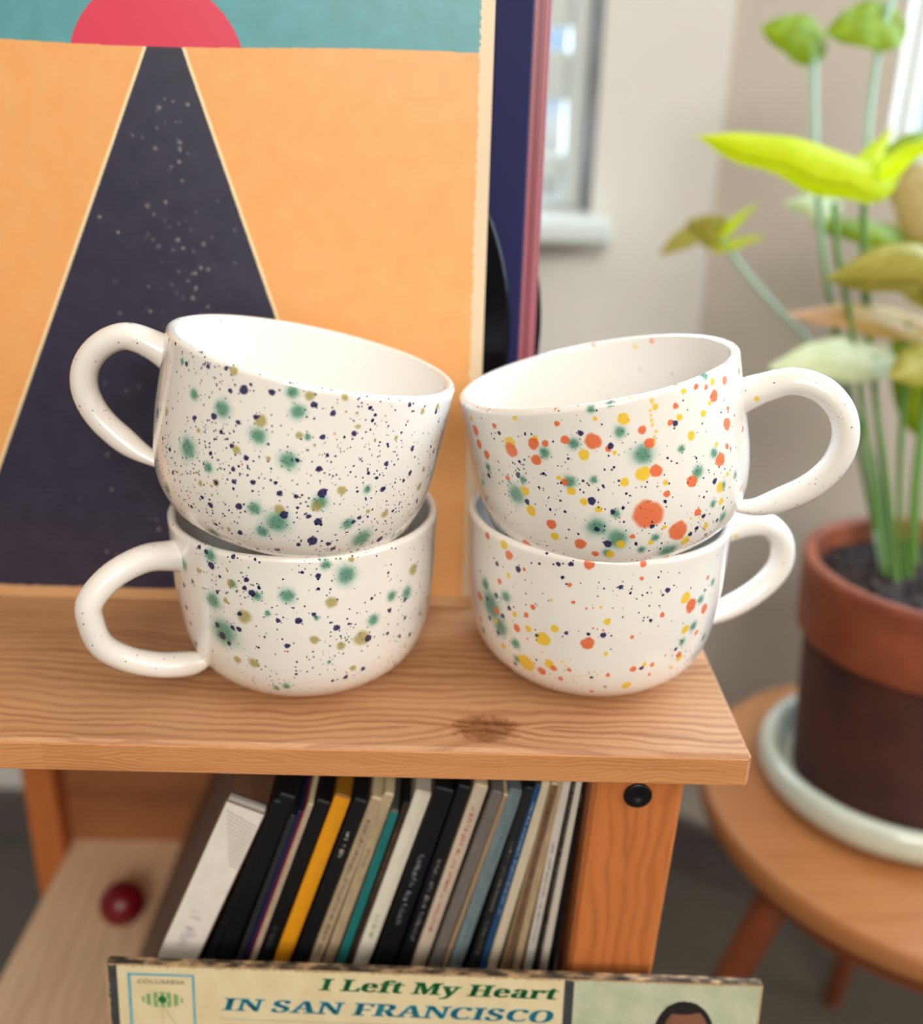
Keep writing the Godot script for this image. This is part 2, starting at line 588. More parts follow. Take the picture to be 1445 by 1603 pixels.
# ------------------------------------------------------------------ cups
func cup_profile(r: float, deep: bool) -> Dictionary:
	var hs := [0.0, 0.03, 0.09, 0.18, 0.30, 0.45, 0.65, 1.0]
	var pr := [0.44, 0.63, 0.79, 0.895, 0.955, 0.988, 0.998, 1.0] if deep else [0.50, 0.615, 0.745, 0.855, 0.922, 0.957, 0.985, 1.0]
	var ctrl := []
	for i in hs.size():
		ctrl.append(Vector3(pr[i] * r, hs[i] * CUP_H, 0))
	var outer := spline(ctrl, 5)
	var prof := PackedVector2Array()
	var arc := PackedFloat32Array()
	for q in [Vector2(0, 0.0016), Vector2(r * (pr[0] - 0.08), 0.0016), Vector2(r * (pr[0] - 0.06), 0.0002), Vector2(r * (pr[0] - 0.015), 0.0)]:
		prof.append(q)
		arc.append(0.0)
	var th := 0.0043
	var total := 0.0
	var last := Vector2(r * pr[0], 0)
	for q in outer:
		var p := Vector2(q.x, q.y)
		if p.y > CUP_H - 0.0022:
			break
		# a faint throwing groove under the rim
		p.x -= 0.00035 * exp(-pow((p.y - CUP_H + 0.0085) / 0.0016, 2.0))
		total += p.distance_to(last)
		last = p
		prof.append(p)
		arc.append(total)
	for k in 9:
		var a := PI * k / 8.0
		var p := Vector2(r - th / 2 + cos(a) * th / 2, CUP_H - 0.0022 + sin(a) * 0.0022)
		total += p.distance_to(last)
		last = p
		prof.append(p)
		arc.append(total)
	outer.reverse()
	for q in outer:
		if q.y > CUP_H - 0.006:
			continue
		var p := Vector2(maxf(q.x - th, 0.0), maxf(q.y, 0.006) + 0.0)
		total += p.distance_to(last)
		last = p
		prof.append(p)
		arc.append(total)
	prof.append(Vector2(0, 0.0058))
	total += 0.028
	arc.append(total)
	for i in arc.size():
		arc[i] /= total
	return {"prof": prof, "arc": arc, "total": total}


func splat(buf: PackedByteArray, w: int, h: int, sx: float, sy: float, x: float, y: float, r: float, c: Color, edge: float, strength: float) -> void:
	var p1 := rng.randf() * TAU
	var p2 := rng.randf() * TAU
	var p3 := rng.randf() * TAU
	var rx := int(r * sx * 1.6) + 2
	var ry := int(r * sy * 1.6) + 2
	var cx := x * sx
	var cy := y * sy
	var off := rng.randf() * 300.0
	var am := 1.0 if r > 1.4 else 1.8
	for j in range(maxi(0, int(cy) - ry), mini(h, int(cy) + ry + 1)):
		for i in range(int(cx) - rx, int(cx) + rx + 1):
			var dx := (i + 0.5 - cx) / sx
			var dy := (j + 0.5 - cy) / sy
			var d := sqrt(dx * dx + dy * dy)
			if d > r * 1.6 + 0.2:
				continue
			var a := atan2(dy, dx)
			var rr := r * (1.0 + am * (0.05 * sin(2.0 * a + p1) + 0.04 * sin(3.0 * a + p2) + 0.03 * sin(5.0 * a + p3) + 0.022 * sin(8.0 * a + p1 * 3.0)))
			var q := d / rr
			var n := 0.0
			if r > 0.9:
				n = soft_noise.get_noise_2d(dx * 1.6 + off, dy * 1.6)
				q += edge * 0.55 * n
			var k := smoothstep(1.0 + edge, 1.0 - edge - 0.12, q) * strength
			if k < 0.01:
				continue
			if r > 0.9:
				k *= clampf(0.88 + 0.30 * n, 0.0, 1.0)
			var at := (j * w + posmod(i, w)) * 3
			buf[at] = int(lerpf(buf[at], c.r * 255.0, k))
			buf[at + 1] = int(lerpf(buf[at + 1], c.g * 255.0, k))
			buf[at + 2] = int(lerpf(buf[at + 2], c.b * 255.0, k))


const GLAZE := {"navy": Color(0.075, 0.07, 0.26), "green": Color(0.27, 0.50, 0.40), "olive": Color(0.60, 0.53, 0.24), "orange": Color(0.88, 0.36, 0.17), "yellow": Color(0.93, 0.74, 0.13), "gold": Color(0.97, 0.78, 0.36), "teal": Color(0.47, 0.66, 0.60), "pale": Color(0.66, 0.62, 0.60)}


func cup_texture(key: String, r: float, length: float) -> Image:
	var w := 2048
	var h := 1024
	var im := Image.create(w, h, false, Image.FORMAT_RGB8)
	im.fill(Color(0.925, 0.905, 0.875))
	var buf := im.get_data()
	var around := TAU * r * 1000.0
	var sx := w / around
	var sy := h / (length * 1000.0)
	var warm := key.begins_with("UR") or key.begins_with("LR")
	# drifts of fine specks round the whole wall
	var colours: Array = ["navy", "navy", "navy", "orange", "yellow", "green"] if warm else ["navy", "navy", "navy", "navy", "olive", "green"]
	var drifts: int = {"UL": 110, "LL": 66, "UR": 52, "LR": 26}[key]
	for k in drifts:
		var x := rng.randf() * around
		var y := rng.randf_range(8.0, 100.0)
		var c: String = colours[rng.randi() % colours.size()]
		for q in rng.randi_range(8, 22):
			splat(buf, w, h, sx, sy, fposmod(x + rng.randfn(0.0, 7.0), around), clampf(y + rng.randfn(0.0, 5.0), 1.0, 103.0), rng.randf_range(0.14, 0.46) * (1.0 if c == "navy" else 1.3), GLAZE[c], 0.12, 0.9)
	var specks: int = {"UL": 1500, "LL": 620, "UR": 640, "LR": 240}[key]
	for k in specks:
		var c: String = "navy" if rng.randf() < 0.86 else colours[rng.randi() % colours.size()]
		splat(buf, w, h, sx, sy, rng.randf() * around, rng.randf_range(1.0, 104.0), rng.randf_range(0.13, 0.46) * (1.6 if rng.randf() < 0.12 else 1.0), GLAZE[c], 0.12, 0.95)
	# the far side, which the photo does not show, goes on in the same way
	for k in 46:
		var c: String = colours[rng.randi_range(2, 5)]
		splat(buf, w, h, sx, sy, around * rng.randf_range(0.52, 0.98), rng.randf_range(6.0, 98.0), rng.randf_range(0.6, 2.6), GLAZE[c], 0.35 if c == "green" else 0.12, 0.8)
	# the large blots, and a painted glint among them: angle in degrees, height along the wall in mm, radius in mm
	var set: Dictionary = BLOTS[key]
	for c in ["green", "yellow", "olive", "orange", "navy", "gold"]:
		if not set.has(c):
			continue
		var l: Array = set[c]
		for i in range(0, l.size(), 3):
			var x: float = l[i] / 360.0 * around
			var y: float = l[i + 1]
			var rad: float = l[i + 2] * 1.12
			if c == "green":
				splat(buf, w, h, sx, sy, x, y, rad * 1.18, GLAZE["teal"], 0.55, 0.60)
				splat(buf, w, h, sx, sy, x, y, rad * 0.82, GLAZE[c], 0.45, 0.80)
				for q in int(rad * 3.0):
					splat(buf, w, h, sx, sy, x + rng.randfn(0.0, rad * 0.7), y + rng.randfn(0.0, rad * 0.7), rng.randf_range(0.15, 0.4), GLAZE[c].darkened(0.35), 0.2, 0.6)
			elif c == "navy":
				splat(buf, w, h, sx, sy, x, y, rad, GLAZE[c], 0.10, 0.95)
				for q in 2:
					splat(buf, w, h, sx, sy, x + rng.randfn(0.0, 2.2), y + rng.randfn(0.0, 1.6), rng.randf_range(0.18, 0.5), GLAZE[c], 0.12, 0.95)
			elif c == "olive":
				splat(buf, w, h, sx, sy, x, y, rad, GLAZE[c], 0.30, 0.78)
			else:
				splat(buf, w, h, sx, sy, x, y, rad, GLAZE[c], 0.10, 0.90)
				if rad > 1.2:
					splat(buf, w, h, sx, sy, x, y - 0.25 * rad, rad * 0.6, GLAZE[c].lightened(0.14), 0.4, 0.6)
	# glaze that ran over the rim
	for k in (34 if warm else 10):
		var c: String = ["yellow", "orange", "teal", "navy"][rng.randi() % 4] if warm else "navy"
		splat(buf, w, h, sx, sy, rng.randf() * around, rng.randf_range(101.0, 110.0), rng.randf_range(0.3, 1.5 if warm else 0.6), GLAZE[c], 0.4, 0.6)
	# faint marks inside
	for k in 130:
		var c: String = ["pale", "teal", "orange", "navy"][rng.randi() % 4]
		splat(buf, w, h, sx, sy, rng.randf() * around, rng.randf_range(114.0, 190.0), rng.randf_range(0.25, 0.9), GLAZE[c], 0.4, 0.22)
	return Image.create_from_data(w, h, false, Image.FORMAT_RGB8, buf)


func handle_texture(warm: bool) -> Image:
	var w := 256
	var h := 512
	var im := Image.create(w, h, false, Image.FORMAT_RGB8)
	im.fill(Color(0.925, 0.905, 0.875))
	var buf := im.get_data()
	for k in 70:
		var c: String = "navy" if rng.randf() < 0.9 else ("orange" if warm else "olive")
		splat(buf, w, h, w / 42.0, h / 140.0, rng.randf() * 42.0, rng.randf_range(4.0, 130.0), rng.randf_range(0.12, 0.40), GLAZE[c], 0.15, 0.85)
	if warm:
		splat(buf, w, h, w / 42.0, h / 140.0, 12.0, 12.0, 1.9, GLAZE["orange"], 0.2, 0.85)
		splat(buf, w, h, w / 42.0, h / 140.0, 30.0, 10.0, 1.2, GLAZE["yellow"], 0.2, 0.85)
	return Image.create_from_data(w, h, false, Image.FORMAT_RGB8, buf)


func glaze_mat(im: Image, scale := Vector3.ONE) -> StandardMaterial3D:
	var m := tex_mat(im, 0.22, scale)
	m.clearcoat_enabled = true
	m.clearcoat = 0.7
	m.clearcoat_roughness = 0.06
	m.texture_repeat = true
	return m


func make_cup(key: String, label: String, r: float, at: Transform3D, phi: float, path: Array) -> void:
	var t := thing("speckled_cup", label, "cup", Vector3.ZERO, "stacked speckled cups")
	t.transform = at
	var d := cup_profile(r, key.begins_with("U"))
	var st := start()
	lathe_into(st, d.prof, 128, 0.012, d.arc)
	part("bowl", st.commit(), glaze_mat(cup_texture(key, r, d.total)), t)
	# the handle: a round strap in the plane through the axis at angle phi
	var a := deg_to_rad(phi)
	var u := Vector3(cos(a), 0, sin(a))
	var ctrl := []
	for p in path:
		ctrl.append(u * p[0] * 0.001 + Vector3.UP * p[1] * 0.001)
	var pts := spline(ctrl, 6)
	var ra := []
	var rb := []
	for i in pts.size():
		var f := float(i) / (pts.size() - 1)
		var flare := exp(-f * 12.0) * 0.55 
		var shut := 1.0 - 0.60 * smoothstep(0.78, 1.0, f)
		ra.append(0.0058 * (1.0 + flare) * shut)
		rb.append(0.0068 * (1.0 + flare * 0.9) * lerpf(1.0, shut, 0.6))
	st = start()
	tube_into(st, pts, ra, rb, Vector3.UP.cross(u), 28)
	part("handle", st.commit(), glaze_mat(handle_texture(key == "UR" or key == "LR"), Vector3(1, 1.0 / 0.14, 1)), t)


func build_cups() -> void:
	make_cup("LL", "upright navy and green speckled cup, lower one of the stack before the desert picture", 0.063, Transform3D(Basis.IDENTITY, Vector3(-0.2041, 0, -0.0745)), 149.0, [[57, 68.5], [64, 70], [76, 71], [90, 66], [100.5, 56], [101.5, 46], [98, 33.5], [88, 24], [74, 17], [60, 13.8], [53, 14.2], [48, 15.5]])
	make_cup("LR", "upright orange and yellow speckled cup, lower one of the stack beside the plant", 0.063, Transform3D(Basis.IDENTITY, Vector3(-0.0637, 0, -0.081)), -9.0, [[58, 68], [75, 72], [88, 71], [97, 62], [98, 48], [87, 34], [68, 23], [50, 17]])
	var b := Basis(Vector3.BACK, -0.2037) * Basis(Vector3.RIGHT, -0.0452)
	make_cup("UL", "tilted white cup densely specked navy and green, resting in another before the desert picture", 0.063, Transform3D(b, Vector3(-0.1960, 0.1588, -0.064) - b.y * CUP_H), 182.0, [[57, 65.5], [69, 69.8], [81.5, 71], [91.5, 64.5], [97, 54], [96.2, 43], [89.5, 33], [79, 25.5], [67, 20], [53, 17]])
	b = Basis(Vector3.BACK, 0.2266) * Basis(Vector3.RIGHT, -0.0416)
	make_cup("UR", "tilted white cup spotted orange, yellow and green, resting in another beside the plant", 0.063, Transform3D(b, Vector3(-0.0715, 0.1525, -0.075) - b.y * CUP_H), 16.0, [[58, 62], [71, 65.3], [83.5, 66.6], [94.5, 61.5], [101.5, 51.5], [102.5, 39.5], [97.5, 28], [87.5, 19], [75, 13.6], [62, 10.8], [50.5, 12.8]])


# ------------------------------------------------------------------ sleeves standing on the shelf
func ragged(x: float, s: float) -> float:
	return soft_noise.get_noise_2d(x * s, 7.0) + 0.5 * soft_noise.get_noise_2d(x * s * 3.1, 31.0)


func picture_image() -> Image:
	var n := 1024
	var buf := PackedByteArray()
	buf.resize(n * n * 3)
	var orange := Color(0.915, 0.69, 0.435)
	var navy := Color(0.165, 0.155, 0.235)
	var teal := Color(0.33, 0.57, 0.58)
	var red := Color(0.83, 0.22, 0.33)
	var cream := Color(0.88, 0.79, 0.66)
	for j in n:
		var y := 0.315 * (1.0 - (j + 0.5) / n)
		for i in n:
			var x := 0.315 * (i + 0.5) / n
			var wear := soft_noise.get_noise_2d(x * 60.0, y * 60.0)
			var c := orange.lerp(Color(0.90, 0.62, 0.36), 0.5 + 0.35 * wear)
			var hz := 0.2832 + 0.0011 * sin(x * 26.0 + 0.8)
			if y > hz:
				var dx := x - 0.1570
				var dy := y - hz + 0.0124
				c = red if dx * dx + dy * dy < 0.0418 * 0.0418 else teal.lerp(Color(0.36, 0.62, 0.66), 0.5 + 0.6 * wear)
			else:
				var down := hz - y
				var l := 0.1526 - 0.440 * down
				var r := 0.1688 + 0.322 * down
				var m := minf(x - l, r - x)
				if m > 0.0:
					c = navy.lerp(Color(0.20, 0.19, 0.27), 0.5 + 0.7 * wear)
				elif m > -0.0017:
					c = Color(0.96, 0.86, 0.68)
			if x > 0.3085 + 0.0012 * ragged(y, 260.0) or y < 0.0068 + 0.0006 * ragged(x, 200.0):
				c = cream if y > 0.0068 + 0.0006 * ragged(x, 200.0) else Color(0.80, 0.62, 0.44)  # bottom margin is the cream darkened, its weaker light put into the colour
			put(buf, (j * n + i) * 3, c)
	# pale rubbed specks on the dark road
	var px := n / 315.0
	for k in 150:
		var y := rng.randf_range(20.0, 262.0)
		var mid := 160.7 + rng.randfn(0.0, 0.16 * (283.0 - y) + 3.0)
		splat(buf, n, n, px, px, mid, 315.0 - y, rng.randf_range(0.4, 1.2), Color(0.74, 0.70, 0.66), 0.4, rng.randf_range(0.15, 0.7))
	return Image.create_from_data(n, n, false, Image.FORMAT_RGB8, buf)


func front_quad(w: float, h: float, z: float) -> ArrayMesh:
	var st := start()
	face(st, [Vector3(0, 0, z), Vector3(w, 0, z), Vector3(w, h, z), Vector3(0, h, z)], Vector3.BACK, [Vector2(0, 1), Vector2(1, 1), Vector2(1, 0), Vector2(0, 0)])
	return st.commit()


func build_standing_sleeves() -> void:
	var lean := Basis(Vector3.RIGHT, -0.0507)
	var card := mat(Color(0.86, 0.76, 0.62), 0.7)
	var s := thing("record_sleeve", "record sleeve with an orange desert, dark road and red sun, standing behind the cups", "record sleeve", Vector3(-0.4355, 0.0003, -0.1346))
	s.basis = lean
	part("sleeve_board", bev(Vector3(0.315, 0.315, 0.004), 0.0006, 0, Vector3(0.1575, 0.1575, -0.0022)), card, s)
	part("printed_front", front_quad(0.315, 0.315, 0.0), tex_mat(picture_image(), 0.38), s)
	var vinyl := mat(Color(0.012, 0.018, 0.045), 0.2, 0.3)
	var disc := PackedVector2Array([Vector2(0, -0.0008), Vector2(0.148, -0.0008), Vector2(0.150, 0.0), Vector2(0.148, 0.0008), Vector2(0.052, 0.0008), Vector2(0.052, 0.0008), Vector2(0.050, 0.0012), Vector2(0, 0.0012)])
	var rec := thing("vinyl_record", "glossy black record edge showing between the desert sleeve and the navy sleeve", "record", Vector3(-0.2566, 0.1510, -0.1480))
	rec.basis = lean
	part("disc", lathe(disc, 96), vinyl, rec).rotation.x = PI / 2
	var navy := thing("record_sleeve", "navy blue record sleeve showing right behind the desert sleeve", "record sleeve", Vector3(-0.4165, 0.0003, -0.1465))
	navy.basis = lean
	part("sleeve_board", bev(Vector3(0.315, 0.315, 0.004), 0.0008, 0, Vector3(0.1575, 0.1575, -0.0022)), mat(Color(0.105, 0.11, 0.29), 0.55, 0.3), navy)
	var pink := thing("record_sleeve", "pink edged record sleeve, the rearmost of the sleeves standing on the shelf", "record sleeve", Vector3(-0.4076, 0.0003, -0.1530))
	pink.basis = lean
	part("sleeve_board", bev(Vector3(0.315, 0.315, 0.005), 0.0008, 0, Vector3(0.1575, 0.1575, -0.0027)), mat(Color(0.58, 0.29, 0.34), 0.4), pink)
	for k in 3:
		part("border_line", bev(Vector3(0.0007, 0.313, 0.0003), 0.0, 1), mat([Color(0.70, 0.42, 0.46), Color(0.46, 0.20, 0.26), Color(0.72, 0.47, 0.51)][k], 0.4), pink, Vector3(0.3075 + 0.0026 * k, 0.1575, 0.0001))
	rec = thing("vinyl_record", "black record bulging out beyond the right edge of the pink sleeve", "record", Vector3(-0.2392, 0.1510, -0.1675))
	rec.basis = lean
	part("disc", lathe(disc, 96), vinyl, rec).rotation.x = PI / 2


# ------------------------------------------------------------------ the sleeve leaning at the front
func letters(text: String, font: Font, x0: float, x1: float, base: float, cap: float, slant: float, drop := 0.0, fat := 0.0) -> ArrayMesh:
	var tm := TextMesh.new()
	tm.text = text
	tm.font = font
	tm.font_size = 64
	tm.pixel_size = 0.001
	tm.depth = 0.02
	tm.curve_step = 0.6
	tm.horizontal_alignment = HORIZONTAL_ALIGNMENT_LEFT
	tm.vertical_alignment = VERTICAL_ALIGNMENT_BOTTOM
	var ref := TextMesh.new()
	ref.text = "H"
	ref.font = font
	ref.font_size = 64
	ref.pixel_size = 0.001
	var hb := ref.get_aabb()
	var bb := tm.get_aabb()
	var ky := cap / hb.size.y
	var kx := (x1 - x0 - slant * cap) / bb.size.x
	# where the baseline lies: measured on the capital alone, set like the text
	ref.horizontal_alignment = HORIZONTAL_ALIGNMENT_LEFT
	ref.vertical_alignment = VERTICAL_ALIGNMENT_BOTTOM
	var y0 := ref.get_aabb().position.y
	var st := start()
	var m := Transform3D(Basis(Vector3(kx, drop * kx, 0), Vector3(slant * ky, ky, 0), Vector3(0, 0, 0.01)), Vector3.ZERO)
	m.origin = Vector3(x0, base, 0) - m.basis * Vector3(bb.position.x, y0, 0)
	for k in 3:   # a fat face: the same letters three times, a hair apart
		m.origin.x += fat
		st.append_from(tm, 0, m)
	return st.commit()


func front_image() -> Image:
	var n := 1024
	var px := n / 315.0
	var buf := PackedByteArray()
	buf.resize(n * n * 3)
	var cream := Color(0.86, 0.80, 0.66)
	var grey := Color(0.20, 0.20, 0.215)
	var sage := Color(0.765, 0.775, 0.68)
	var blue := Color(0.30, 0.58, 0.66)
	var green := Color(0.10, 0.43, 0.24)
	for j in n:
		var y := (j + 0.5) / px
		for i in n:
			var x := (i + 0.5) / px
			var wear := soft_noise.get_noise_2d(x * 0.06, y * 0.06) + 0.4 * soft_noise.get_noise_2d(x * 0.5, y * 0.5)
			var c := cream.lerp(Color(0.78, 0.70, 0.52), 0.25 + 0.35 * wear)
			if x < 5.2 or (x > 220.2 and x < 225.0):
				c = grey.lerp(Color(0.28, 0.28, 0.29), 0.5 + 0.5 * wear)
			elif x >= 225.0:
				c = sage.lerp(Color(0.60, 0.63, 0.50), 0.35 + 0.4 * wear)
				# a dark-haired head, printed
				var hx := (x - 279.0) / 14.5
				var hy := (y - 29.0) / 18.5
				var skin := pow(absf((x - 280.0) / 12.8), 2.4) + pow(absf((y - 44.0) / 29.5), 2.4)
				if hx * hx + hy * hy < 1.0 + 0.05 * wear or (y > 29.0 and y < 48.0 and absf(x - 279.0) < 14.5):
					c = Color(0.115, 0.085, 0.085)
				if skin < 1.0 and y > 16.0 + 2.2 * sin((x - 268.0) * 0.16):
					c = Color(0.52, 0.34, 0.25).lerp(Color(0.33, 0.20, 0.15), clampf((275.0 - x) / 12.0, 0.0, 1.0))
				if y > 82.0 and absf(x - 279.0) < 16.0 + (y - 82.0) * 0.9:
					c = Color(0.15, 0.15, 0.18)
			else:
				# the label's mark in its blue frame
				if x > 10.3 and x < 42.4 and y > 5.0 and y < 45.0:
					if x < 11.6 or x > 41.1 or y < 6.3 or y > 43.7:
						c = blue.lerp(Color(0.45, 0.66, 0.70), 0.5 + wear)
					var ex := (x - 26.5) / 10.0
					var ey := (y - 19.6) / 4.4
					var e := ex * ex + ey * ey
					var q := Vector2((x - 26.5) / 2.1, (y - 19.6) / 2.0).length()
					if q < 1.0:
						c = Color(0.04, 0.40, 0.17)
					elif e < 1.0 and (absf(fmod(absf(x - 26.5), 3.3) - 1.6) > 0.55 or absf(ey) > 0.9) and e > 0.10:
						c = Color(0.47, 0.62, 0.40)
					if y > 24.0 and y < 33.0 and (absf(x - 26.3) < 0.25 or absf(x - 27.2 - (y - 24.0) * 0.55) < 0.25):
						c = Color(0.62, 0.62, 0.50)
				if absf(y - 29.6) < 0.3 and x > 54.0 and x < 214.0:
					c = Color(0.70, 0.66, 0.56)
			# rubbed edges
			var edge := minf(minf(x, 315.0 - x), y)
			if edge < 1.0 + 1.1 * soft_noise.get_noise_2d(x * 0.35, y * 0.35):
				c = Color(0.70, 0.58, 0.42)
			put(buf, (j * n + i) * 3, c)
	return Image.create_from_data(n, n, false, Image.FORMAT_RGB8, buf)


func build_front_sleeve() -> void:
	var yaw := 0.0191
	var g := deg_to_rad(7.0)
	var ex := Vector3(cos(yaw), 0, sin(yaw))
	var ey := Vector3(0, cos(g), -sin(g))
	var ez := ex.cross(ey).normalized()
	ex = ey.cross(ez).normalized()
	var s := thing("record_sleeve", "cream record sleeve with green and blue title lettering, leaning at the front below the cups", "record sleeve")
	s.transform = Transform3D(Basis(ex, ey, ez), Vector3(-0.2945, -0.1261, 0.0004) - ey * 0.315)
	# worn cardboard
	var im := Image.create(512, 16, false, Image.FORMAT_RGB8)
	for i in 512:
		for j in 16:
			var k := clampf(0.45 + 1.3 * soft_noise.get_noise_2d(i * 0.045, j * 0.12), 0.0, 1.0)
			im.set_pixel(i, j, Color(0.19, 0.16, 0.13).lerp(Color(0.74, 0.60, 0.44), k))
	var card := tex_mat(im, 0.8, Vector3(3.2, 60, 1))
	part("sleeve_board", bev(Vector3(0.315, 0.315, 0.0056), 0.0007, 0, Vector3(0.1575, 0.1575, -0.0030)), card, s)
	part("printed_front", front_quad(0.315, 0.315, 0.0), tex_mat(front_image(), 0.5), s)
	var serif := SystemFont.new()
	serif.font_names = PackedStringArray(["Droid Serif"])
	serif.font_weight = 700
	var plain := SystemFont.new()
	plain.font_names = PackedStringArray(["Droid Sans"])
	var green := mat(Color(0.13, 0.48, 0.27), 0.6)
	var blue := mat(Color(0.20, 0.59, 0.68), 0.6)
	part("lettering", letters("I Left My Heart", serif, 0.1019, 0.2175, 0.3040, 0.0066, 0.32, -0.008, 0.00033), green, s, Vector3(0, 0, 0.0001))
	part("lettering", letters("IN SAN FRANCISCO", serif, 0.0545, 0.2160, 0.2907, 0.0070, 0.32, -0.006, 0.00033), blue, s, Vector3(0, 0, 0.0001))
	part("lettering", letters("COLUMBIA", plain, 0.0150, 0.0378, 0.3045, 0.0022, 0.0), mat(Color(0.55, 0.55, 0.46), 0.6), s, Vector3(0, 0, 0.0001))


# ------------------------------------------------------------------ the row of records
func spine_image(base: Color, ink: Color, marks: int, from: float, to: float) -> Image:
	var w := 32
	var h := 1024
	var im := Image.create(w, h, false, Image.FORMAT_RGB8)
	for j in h:
		for i in w:
			var k := 0.5 + 0.6 * soft_noise.get_noise_2d(i * 0.08 + marks, j * 0.02) + 0.3 * soft_noise.get_noise_2d(i * 0.4, j * 0.3)
			im.set_pixel(i, j, base.lerp(base.darkened(0.05 if base.v > 0.8 else 0.2), clampf(k, 0.0, 1.0)))
	# worn print too small to read
	var y := int(from * h)
	while marks > 0 and y < int(to * h):
		var step := rng.randi_range(2, 5)
		if rng.randf() < 0.80:
			for q in 3:
				im.fill_rect(Rect2i(rng.randi_range(10, 15), y + rng.randi_range(0, 2), rng.randi_range(3, 8), rng.randi_range(1, 2)), base.lerp(ink, 0.8))
		y += step + 1
	return im


